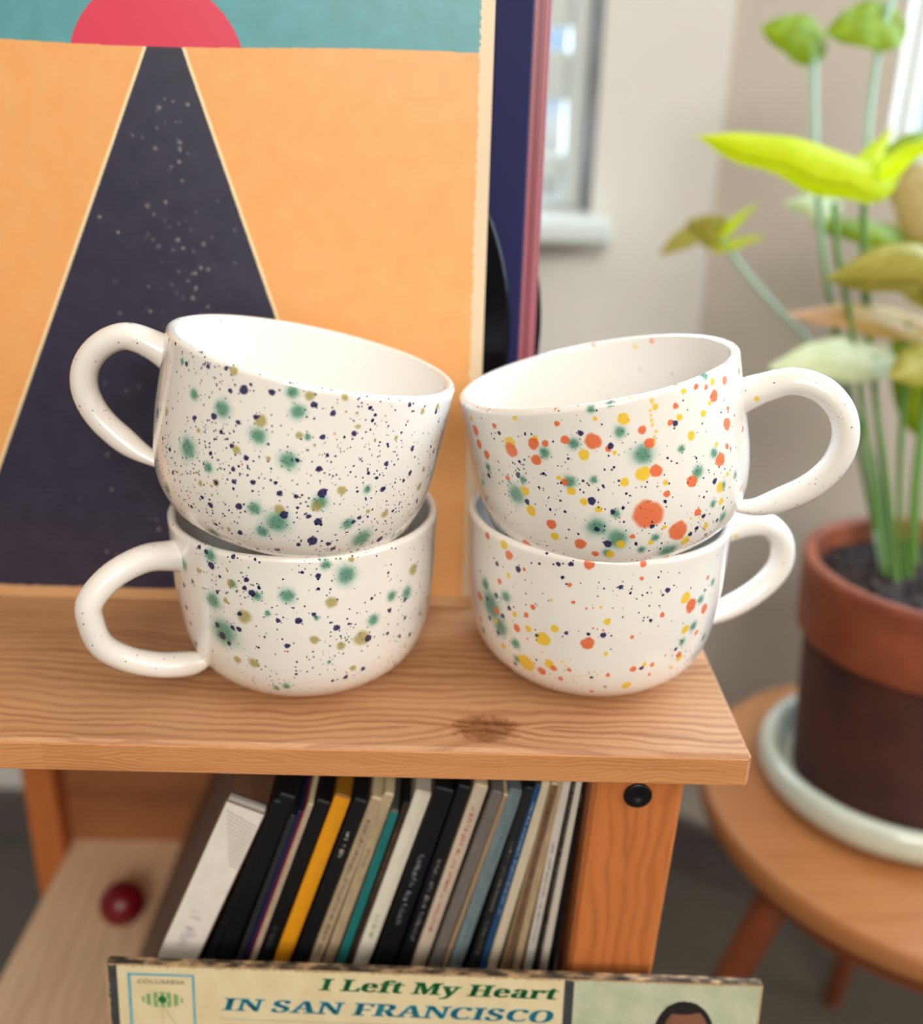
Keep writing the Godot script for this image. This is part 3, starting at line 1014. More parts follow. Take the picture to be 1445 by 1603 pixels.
func build_record_row() -> void:
	# middle of the spine at y = -0.142, lean in degrees, thickness, board colour, spine colour, ink, print from-to (share of the height from the top), top height, label
	var k := Color(0.030, 0.032, 0.045)
	var cr := Color(0.80, 0.72, 0.58)
	var rows := [
		[-0.2643, 22.7, 0.0215, Color(0.42, 0.30, 0.22), Color(0.90, 0.87, 0.83), Color(0.62, 0.61, 0.62), 0.22, 0.30, 0.315, "thick white box set spine, leftmost and most tilted in the row of records"],
		[-0.2494, 21.4, 0.0045, k, k, k, 0.0, 0.0, 0.318, "thin black record sleeve leaning directly against the white box set"],
		[-0.2420, 19.6, 0.0088, k, k, k, 0.0, 0.0, 0.316, "thick plain black record sleeve, second right of the white box set"],
		[-0.2346, 18.5, 0.0030, Color(0.10, 0.10, 0.11), Color(0.16, 0.16, 0.18), k, 0.0, 0.0, 0.305, "thin dark grey record sleeve between the thick black one and the thin blue one"],
		[-0.23145, 18.2, 0.0021, Color(0.08, 0.10, 0.24), Color(0.10, 0.13, 0.32), k, 0.0, 0.0, 0.306, "thin dark blue record spine next to the thin red one"],
		[-0.2298, 18.2, 0.0011, Color(0.45, 0.06, 0.12), Color(0.60, 0.08, 0.16), k, 0.0, 0.0, 0.306, "very thin red record spine beside a thin cream one"],
		[-0.2277, 18.15, 0.0028, cr, Color(0.76, 0.66, 0.57), Color(0.5, 0.4, 0.35), 0.1, 0.25, 0.312, "thin cream record spine right of the red one, left of the yellow one"],
		[-0.22195, 18.3, 0.0072, k, Color(0.035, 0.04, 0.055), Color(0.35, 0.35, 0.38), 0.26, 0.31, 0.312, "black record spine touching the left side of the yellow spine"],
		[-0.2125, 17.8, 0.0086, Color(0.55, 0.36, 0.05), Color(0.90, 0.60, 0.08), Color(0.80, 0.50, 0.06), 0.0, 0.0, 0.3135, "mustard yellow record spine"],
		[-0.2033, 17.4, 0.0068, k, Color(0.04, 0.045, 0.065), Color(0.80, 0.76, 0.70), 0.06, 0.11, 0.313, "black record spine right of the yellow one with a white patch near its top"],
		[-0.19575, 17.4, 0.0058, cr, Color(0.74, 0.64, 0.52), Color(0.16, 0.13, 0.12), 0.04, 0.33, 0.3135, "cream record spine with dark print, between a black spine and a plain beige one"],
		[-0.1887, 16.4, 0.0053, cr, Color(0.78, 0.69, 0.55), Color(0.5, 0.42, 0.34), 0.1, 0.15, 0.3135, "plain beige record spine left of the teal one"],
		[-0.1830, 15.9, 0.0047, Color(0.30, 0.30, 0.28), Color(0.10, 0.46, 0.45), Color(0.06, 0.30, 0.30), 0.05, 0.12, 0.305, "teal green record spine"],
		[-0.17845, 15.9, 0.0030, k, Color(0.22, 0.15, 0.10), Color(0.55, 0.40, 0.28), 0.05, 0.2, 0.309, "thin brown record spine between the teal and the bright white spine"],
		[-0.1719, 16.0, 0.0084, Color(0.78, 0.75, 0.68), Color(0.88, 0.85, 0.78), Color(0.30, 0.52, 0.20), 0.25, 0.30, 0.3140, "bright white record spine with green print near its foot"],
		[-0.1608, 14.8, 0.0098, k, Color(0.028, 0.03, 0.045), Color(0.55, 0.55, 0.58), 0.12, 0.27, 0.3165, "wide black record spine with pale print right of the bright white spine"],
		[-0.15035, 14.15, 0.0068, k, Color(0.05, 0.05, 0.075), Color(0.60, 0.57, 0.56), 0.14, 0.31, 0.3165, "blue black record spine with pale print, second right of the bright white spine"],
		[-0.1426, 14.3, 0.0072, cr, Color(0.80, 0.73, 0.65), Color(0.62, 0.16, 0.18), 0.03, 0.30, 0.3165, "cream record spine with red print down its length"],
		[-0.1349, 14.4, 0.0060, Color(0.42, 0.39, 0.37), Color(0.46, 0.43, 0.41), Color(0.35, 0.33, 0.32), 0.05, 0.2, 0.3155, "grey record spine right of the cream one with red print"],
		[-0.12975, 14.1, 0.0022, cr, Color(0.66, 0.54, 0.42), Color(0.4, 0.3, 0.2), 0.0, 0.0, 0.313, "thin tan record spine between the grey and the pale blue spine"],
		[-0.12375, 13.4, 0.0072, Color(0.40, 0.44, 0.46), Color(0.47, 0.54, 0.56), Color(0.36, 0.42, 0.45), 0.05, 0.3, 0.313, "pale grey blue record spine"],
		[-0.1154, 11.7, 0.0050, k, Color(0.10, 0.12, 0.13), Color(0.50, 0.46, 0.42), 0.10, 0.33, 0.3150, "charcoal record spine with print, right of the pale grey blue spine"],
		[-0.11055, 11.3, 0.0033, Color(0.2, 0.25, 0.3), Color(0.13, 0.30, 0.48), Color(0.72, 0.76, 0.80), 0.03, 0.25, 0.3155, "thin mid blue record spine in the right half of the row"],
		[-0.10525, 10.6, 0.0052, cr, Color(0.84, 0.78, 0.68), Color(0.6, 0.5, 0.4), 0.0, 0.0, 0.3160, "cream record spine just right of the thin mid blue spine"],
		[-0.0989, 8.9, 0.0040, cr, Color(0.50, 0.38, 0.28), Color(0.20, 0.13, 0.10), 0.02, 0.33, 0.3155, "brown record spine with dark print in the right half of the row"],
		[-0.0936, 7.4, 0.0040, cr, Color(0.76, 0.66, 0.52), Color(0.5, 0.4, 0.3), 0.0, 0.0, 0.3150, "beige record spine right of the brown one"],
		[-0.08755, 6.0, 0.0046, cr, Color(0.84, 0.81, 0.77), Color(0.20, 0.19, 0.22), 0.12, 0.33, 0.3155, "white record spine with dark print at the right of the row"],
		[-0.0834, 5.4, 0.0019, k, Color(0.16, 0.14, 0.12), Color(0.8, 0.7, 0.55), 0.0, 0.33, 0.3150, "thin black and cream record spine between the two rightmost white ones"],
		[-0.0802, 4.8, 0.0042, cr, Color(0.83, 0.80, 0.74), Color(0.7, 0.68, 0.62), 0.0, 0.0, 0.3155, "plain white record spine beside the black one at the right end"],
		[-0.0757, 3.9, 0.0030, k, Color(0.03, 0.03, 0.045), Color(0.5, 0.45, 0.4), 0.03, 0.06, 0.3155, "black record sleeve at the right end of the row against the post"],
	]
	var n := 0
	for r in rows:
		var lean: float = deg_to_rad(r[1])
		var th: float = r[2] * 0.95
		var h: float = r[8] - 0.001
		var base_x: float = r[0] - tan(lean) * (-0.142 - BOARD_Y)
		# turned about its lower right corner, which stands on the board
		var lift := sin(lean) * th * 0.5
		var s := thing("boxed_records" if n == 0 else "record_sleeve", r[9], "record box" if n == 0 else "record sleeve", Vector3(base_x, BOARD_Y + lift + 0.0002, -0.0245 - 0.0015 * (n % 3)), "row of records under the top board")
		s.basis = Basis(Vector3.BACK, -lean)
		var dep := 0.31
		part("sleeve_board", bev(Vector3(th, h, dep), 0.0004 if th < 0.003 else 0.0008, 1, Vector3(0, h / 2, -dep / 2)), mat(r[3], 0.55), s)
		var sp := spine_image(r[4], r[5], 1 if r[7] > 0.0 else 0, r[6], r[7])
		var st := start()
		var w := th * 0.46
		face(st, [Vector3(-w, 0.001, 0.0002), Vector3(w, 0.001, 0.0002), Vector3(w, h - 0.001, 0.0002), Vector3(-w, h - 0.001, 0.0002)], Vector3.BACK, [Vector2(0, 1), Vector2(1, 1), Vector2(1, 0), Vector2(0, 0)])
		part("spine", st.commit(), tex_mat(sp, 0.5), s)
		if n == 0:
			part("lid_lip", bev(Vector3(th * 0.9, 0.0022, 0.0035), 0.0004, 0, Vector3(0, h + 0.0006, -0.002)), mat(Color(0.66, 0.64, 0.62), 0.4), s)
			for q in 14:
				var l := part("ridge", bev(Vector3(th * (0.25 + 0.045 * q), 0.0005, 0.0004), 0.0, 0), mat(Color(0.66, 0.64, 0.63), 0.6), s, Vector3(th * 0.44 - th * (0.25 + 0.045 * q) / 2, h - 0.036 + 0.0022 * q, 0.0003))
				l.rotation.z = -0.22
		n += 1


# ------------------------------------------------------------------ plant
func leaf_image(kind: String) -> Image:
	var w := 128
	var h := 128
	var im := Image.create(w, h, false, Image.FORMAT_RGB8)
	var two: Array = {"lime": [Color(0.82, 0.88, 0.10), Color(0.90, 0.94, 0.36)], "green": [Color(0.44, 0.53, 0.02), Color(0.58, 0.66, 0.08)], "olive": [Color(0.58, 0.55, 0.22), Color(0.74, 0.69, 0.40)],
		"tan": [Color(0.66, 0.58, 0.38), Color(0.76, 0.68, 0.48)], "pink": [Color(0.72, 0.60, 0.30), Color(0.84, 0.68, 0.60)], "pale": [Color(0.80, 0.84, 0.66), Color(0.92, 0.93, 0.84)]}[kind]
	for j in h:
		var t := float(j) / h
		for i in w:
			var s := absf(float(i) / w - 0.5) * 2.0
			var vein := pow(0.5 + 0.5 * cos((t * 9.0 - s * 2.6) * TAU), 8.0) * 0.35
			vein = maxf(vein, smoothstep(0.07, 0.0, s))
			var k := clampf(vein * 0.7 + 0.5 * soft_noise.get_noise_2d(i * 0.03, j * 0.03) + 0.15 + (0.7 * smoothstep(0.45, 0.9, t) if kind == "pink" else 0.0), 0.0, 1.0)
			im.set_pixel(i, j, two[0].lerp(two[1], k))
	return im


func leaf_mesh(a: Vector3, b: Vector3, half: float, fold: float, arch: float, n: Vector3) -> ArrayMesh:
	var along := b - a
	var len := along.length()
	var t := along / len
	n = (n - t * n.dot(t)).normalized()
	var side := t.cross(n).normalized()
	var pos := []
	var nrm := []
	var uvs := []
	var rows := 44
	var cols := 24
	for i in rows + 1:
		var q := float(i) / rows
		# arrowhead outline: lobes reach behind the stalk
		var w := half * (pow(sin(PI * pow(q, 0.62)), 0.8) if q < 0.999 else 0.0)
		w = maxf(w, half * 0.03)
		var pr := []
		var ur := []
		for j in cols + 1:
			var s := 2.0 * j / cols - 1.0
			var back := (1.0 - q) * 0.22 * len * pow(absf(s), 1.5)
			var f := fold * absf(s) * (0.35 + 0.65 * absf(s))
			var p := a + t * (len * q - back) + n * (arch * len * sin(PI * q) - w * absf(s) * sin(f)) + side * (w * s * cos(f))
			p += n * (0.05 * half * sin(q * 17.0 + s * 3.0) * absf(s))
			pr.append(p)
			ur.append(Vector2((s + 1.0) / 2.0, q))
		pos.append(pr)
		uvs.append(ur)
	for i in rows + 1:
		var nr := []
		for j in cols + 1:
			var du: Vector3 = pos[mini(i + 1, rows)][j] - pos[maxi(i - 1, 0)][j]
			var dv: Vector3 = pos[i][mini(j + 1, cols)] - pos[i][maxi(j - 1, 0)]
			var c := dv.cross(du)
			c = c.normalized() if c.length() > 1e-12 else n
			nr.append(c if c.dot(n) > 0.0 else -c)
		nrm.append(nr)
	var st := start()
	grid_into(st, pos, nrm, uvs)
	return st.commit()


func build_plant() -> void:
	var c := Vector3(0.238, -0.25, -0.322)
	# saucer
	var s := thing("saucer", "pale glazed ceramic saucer under the terracotta pot", "saucer", c)
	part("dish", lathe(PackedVector2Array([Vector2(0, 0.0), Vector2(0.090, 0.0), Vector2(0.102, 0.003), Vector2(0.109, 0.010), Vector2(0.111, 0.018), Vector2(0.1095, 0.027), Vector2(0.1055, 0.032), Vector2(0.100, 0.032), Vector2(0.096, 0.026), Vector2(0.092, 0.014), Vector2(0.086, 0.0085), Vector2(0, 0.008)]), 96), glaze_mat(flat_image(Color(0.84, 0.86, 0.80), Color(0.77, 0.80, 0.73))), s)
	# pot
	var clay := StandardMaterial3D.new()
	clay.albedo_texture = ImageTexture.create_from_image(clay_image(Color(0.63, 0.34, 0.21), Color(0.47, 0.23, 0.14)))
	clay.roughness = 0.6
	var dark := StandardMaterial3D.new()
	dark.albedo_texture = ImageTexture.create_from_image(clay_image(Color(0.36, 0.19, 0.15), Color(0.23, 0.115, 0.105)))
	dark.roughness = 0.75
	var y := 0.0085
	var p := thing("potted_plant", "arrowhead plant with lime and olive leaves in a terracotta pot on the stool", "plant", c + Vector3(0, y, 0))
	part("pot", lathe(PackedVector2Array([Vector2(0, 0), Vector2(0.080, 0), Vector2(0.080, 0), Vector2(0.082, 0.002), Vector2(0.0915, 0.136), Vector2(0.086, 0.138)]), 96), dark, p)
	part("pot_rim", lathe(PackedVector2Array([Vector2(0.086, 0.129), Vector2(0.0955, 0.130), Vector2(0.0975, 0.133), Vector2(0.1005, 0.187), Vector2(0.0995, 0.192), Vector2(0.0965, 0.1935), Vector2(0.0925, 0.1925), Vector2(0.0905, 0.188), Vector2(0.087, 0.127)]), 96), clay, p)
	# soil, with crumbs
	var st := start()
	var pos := []
	var nrm := []
	var uvs := []
	for i in 17:
		var pr := []
		var nr := []
		var ur := []
		for j in 49:
			var a := TAU * j / 48
			var r := 0.0895 * i / 16.0
			var q := Vector3(r * cos(a), 0.174, r * sin(a))
			q.y += 0.004 * soft_noise.get_noise_2d(q.x * 90.0, q.z * 90.0) + 0.002 * soft_noise.get_noise_2d(q.x * 300.0, q.z * 300.0)
			pr.append(q)
			nr.append(Vector3.UP)
			ur.append(Vector2(q.x, q.z) * 12.0)
		pos.append(pr)
		nrm.append(nr)
		uvs.append(ur)
	grid_into(st, pos, nrm, uvs)
	for k in 240:
		var a := rng.randf() * TAU
		var r := 0.084 * sqrt(rng.randf())
		var z := rng.randf_range(0.0012, 0.0034)
		box_into(st, Vector3(r * cos(a), 0.1755 + z * 0.4, r * sin(a)), Vector3(z, z, z) * 1.5, z * 0.45)
	var soil := part("soil", st.commit(), tex_mat(flat_image(Color(0.22, 0.14, 0.10), Color(0.09, 0.055, 0.045)), 0.95), p)
	soil.set_meta("kind", "stuff")
	var pale_crumb := start()
	for k in 26:
		var a := rng.randf() * TAU
		var r := 0.080 * sqrt(rng.randf())
		var z := rng.randf_range(0.0010, 0.0020)
		box_into(pale_crumb, Vector3(r * cos(a), 0.178, r * sin(a)), Vector3(z, z, z) * 1.5, z * 0.5)
	part("soil_grit", pale_crumb.commit(), mat(Color(0.42, 0.37, 0.33), 0.9), p).set_meta("kind", "stuff")
	# leaves: stalk end, tip, half width, fold, arch, colour, how it faces (places in the room)
	var leaves := [
		["lime arrow", Vector3(0.171, 0.230, -0.430), Vector3(0.029, 0.247, -0.386), 0.036, 1.00, 0.06, "lime", "up"],
		["back lobe", Vector3(0.170, 0.230, -0.441), Vector3(0.207, 0.256, -0.483), 0.010, 0.50, 0.00, "lime", "up"],
		["top left", Vector3(0.152, 0.319, -0.530), Vector3(0.100, 0.326, -0.513), 0.021, 0.20, 0.05, "green", "face"],
		["top right", Vector3(0.205, 0.334, -0.514), Vector3(0.144, 0.322, -0.489), 0.023, 0.20, 0.05, "green", "face"],
		["right lime", Vector3(0.181, 0.227, -0.440), Vector3(0.218, 0.251, -0.417), 0.020, 0.60, 0.10, "lime", "up"],
		["right olive", Vector3(0.197, 0.227, -0.472), Vector3(0.268, 0.257, -0.526), 0.018, 0.50, 0.10, "green", "up"],
		["tan high", Vector3(0.265, 0.193, -0.501), Vector3(0.210, 0.226, -0.493), 0.030, 0.30, 0.10, "tan", "face"],
		["curled", Vector3(0.243, 0.137, -0.393), Vector3(0.126, 0.154, -0.358), 0.044, 0.90, 0.28, "olive", "up"],
		["pink", Vector3(0.223, 0.112, -0.426), Vector3(0.120, 0.120, -0.409), 0.018, 0.40, 0.08, "pink", "half"],
		["pale", Vector3(0.188, 0.093, -0.397), Vector3(0.095, 0.090, -0.354), 0.024, 0.30, 0.06, "pale", "half"],
		["right pale", Vector3(0.229, 0.101, -0.357), Vector3(0.166, 0.095, -0.312), 0.026, 0.40, 0.10, "olive", "half"],
		["white small", Vector3(0.185, 0.191, -0.522), Vector3(0.135, 0.195, -0.503), 0.012, 0.30, 0.05, "pale", "face"],
		["olive mid", Vector3(0.232, 0.174, -0.515), Vector3(0.158, 0.179, -0.496), 0.018, 0.50, 0.05, "green", "half"],
		["tan back", Vector3(0.297, 0.134, -0.519), Vector3(0.231, 0.177, -0.538), 0.036, 0.30, 0.10, "olive", "face"],
		["dark right", Vector3(0.259, 0.035, -0.438), Vector3(0.239, 0.105, -0.487), 0.022, 0.40, 0.10, "green", "face"],
		["bud brown", Vector3(0.072, 0.166, -0.536), Vector3(0.041, 0.147, -0.528), 0.010, 0.30, 0.10, "olive", "face"],
		["bud olive", Vector3(0.096, 0.165, -0.535), Vector3(0.064, 0.175, -0.539), 0.016, 0.30, 0.10, "olive", "face"],
		["bud yellow", Vector3(0.094, 0.166, -0.535), Vector3(0.123, 0.192, -0.535), 0.008, 0.40, 0.05, "lime", "up"],
		["bud pale", Vector3(0.094, 0.156, -0.531), Vector3(0.131, 0.166, -0.524), 0.009, 0.40, 0.05, "lime", "up"],
	]
	var looks := {}
	for k in ["lime", "green", "olive", "tan", "pink", "pale"]:
		var m := tex_mat(leaf_image(k), 0.55)
		m.metallic_specular = 0.25
		m.cull_mode = BaseMaterial3D.CULL_DISABLED
		m.backlight_enabled = true
		m.backlight = {"lime": Color(1.0, 1.0, 0.35), "green": Color(0.50, 0.50, 0.06), "olive": Color(0.6, 0.58, 0.25), "tan": Color(0.5, 0.45, 0.3), "pink": Color(0.6, 0.5, 0.3), "pale": Color(0.7, 0.7, 0.5)}[k]
		looks[k] = m
	var facing := {"up": Vector3(-0.05, 0.93, 0.35), "half": Vector3(-0.1, 0.75, 0.65), "face": Vector3(-0.3, 0.35, 0.88)}
	for l in leaves:
		part("leaf", leaf_mesh(l[1] - p.position, l[2] - p.position, l[3], l[4], l[5], facing[l[7]]), looks[l[6]], p)
	var stems := [
		["pale", 0.0048, [Vector3(0.150, 0.305, -0.525), Vector3(0.154, 0.235, -0.497), Vector3(0.164, 0.149, -0.463), Vector3(0.187, 0.053, -0.425), Vector3(0.209, -0.054, -0.350)]],
		["pale", 0.0045, [Vector3(0.207, 0.360, -0.524), Vector3(0.196, 0.322, -0.509), Vector3(0.192, 0.256, -0.494), Vector3(0.191, 0.151, -0.453), Vector3(0.201, 0.045, -0.399), Vector3(0.213, -0.051, -0.340)]],
		["green", 0.0038, [Vector3(0.148, 0.203, -0.420), Vector3(0.155, 0.165, -0.415), Vector3(0.168, 0.127, -0.411), Vector3(0.182, 0.050, -0.380), Vector3(0.204, -0.047, -0.331)]],
		["green", 0.0036, [Vector3(0.173, 0.228, -0.440), Vector3(0.185, 0.154, -0.432), Vector3(0.194, 0.070, -0.399), Vector3(0.210, -0.051, -0.329)]],
		["pale", 0.0042, [Vector3(0.095, 0.162, -0.534), Vector3(0.116, 0.136, -0.523), Vector3(0.144, 0.108, -0.512), Vector3(0.178, 0.073, -0.486), Vector3(0.212, 0.009, -0.428), Vector3(0.212, -0.052, -0.350)]],
		["green", 0.0040, [Vector3(0.188, 0.093, -0.397), Vector3(0.192, 0.055, -0.382), Vector3(0.202, -0.000, -0.360), Vector3(0.212, -0.051, -0.329)]],
		["green", 0.0042, [Vector3(0.223, 0.112, -0.426), Vector3(0.221, 0.050, -0.401), Vector3(0.216, -0.012, -0.366), Vector3(0.221, -0.056, -0.338)]],
		["green", 0.0042, [Vector3(0.248, 0.134, -0.413), Vector3(0.235, 0.062, -0.395), Vector3(0.222, -0.009, -0.357), Vector3(0.225, -0.056, -0.338)]],
		["green", 0.0040, [Vector3(0.259, 0.035, -0.438), Vector3(0.245, -0.013, -0.398), Vector3(0.238, -0.058, -0.358)]],
	]
	var fade := Image.create(4, 128, false, Image.FORMAT_RGB8)
	for j in 128:
		for i in 4:
			fade.set_pixel(i, j, Color(0.62, 0.76, 0.66).lerp(Color(0.28, 0.44, 0.13), smoothstep(0.25, 0.65, j / 128.0)))
	var stem_m := {"pale": tex_mat(fade, 0.45, Vector3(1, 2.6, 1)), "green": mat(Color(0.33, 0.50, 0.14), 0.45)}
	for k in stem_m:
		stem_m[k].backlight_enabled = true
		stem_m[k].backlight = Color(0.35, 0.5, 0.2)
	for l in stems:
		var pts := []
		for q in l[2]:
			pts.append(q - p.position)
		# rooted in the soil
		var foot: Vector3 = pts[pts.size() - 1]
		foot.y = 0.168
		var off := Vector2(foot.x, foot.z)
		if off.length() > 0.06:
			off = off.normalized() * 0.06
		foot.x = off.x
		foot.z = off.y
		pts[pts.size() - 1] = foot
		part("stem", tube(spline(pts, 8), l[1] * 0.62, l[1] * 0.50, 12), stem_m[l[0]], p)


func flat_image(a: Color, b: Color) -> Image:
	var im := Image.create(128, 128, false, Image.FORMAT_RGB8)
	for j in 128:
		for i in 128:
			im.set_pixel(i, j, a.lerp(b, clampf(0.5 + soft_noise.get_noise_2d(i * 0.05, j * 0.05) * 0.7 + soft_noise.get_noise_2d(i * 0.3, j * 0.3) * 0.4, 0.0, 1.0)))
	return im


func clay_image(a: Color, b: Color) -> Image:
	var im := Image.create(512, 256, false, Image.FORMAT_RGB8)
	for j in 256:
		for i in 512:
			var t := TAU * i / 512.0
			var k := 0.5 + 0.7 * soft_noise.get_noise_3d(cos(t) * 1.4, sin(t) * 1.4, j * 0.012) + 0.25 * soft_noise.get_noise_3d(cos(t) * 9.0, sin(t) * 9.0, j * 0.1)
			im.set_pixel(i, j, a.lerp(b, clampf(k, 0.0, 1.0)))
	return im


func build_ball() -> void:
	var b := thing("red_ball", "small dark red ball lying on the lower shelf board left of the records", "ball", Vector3(-0.384, BOARD_Y + 0.0002, -0.255))
	var prof := PackedVector2Array()
	for k in 25:
		var a := -PI / 2 + PI * k / 24.0
		prof.append(Vector2(maxf(0.0172 * cos(a), 0.0), 0.0172 + 0.0172 * sin(a) * 0.98))
	part("body", lathe(prof, 40, 0.05), mat(Color(0.42, 0.02, 0.09), 0.35), b)
	part("stalk", tube([Vector3(0, 0.0335, 0), Vector3(0.001, 0.037, 0), Vector3(0.003, 0.040, 0.001)], 0.0014, 0.0010, 8), mat(Color(0.16, 0.10, 0.07), 0.7), b)


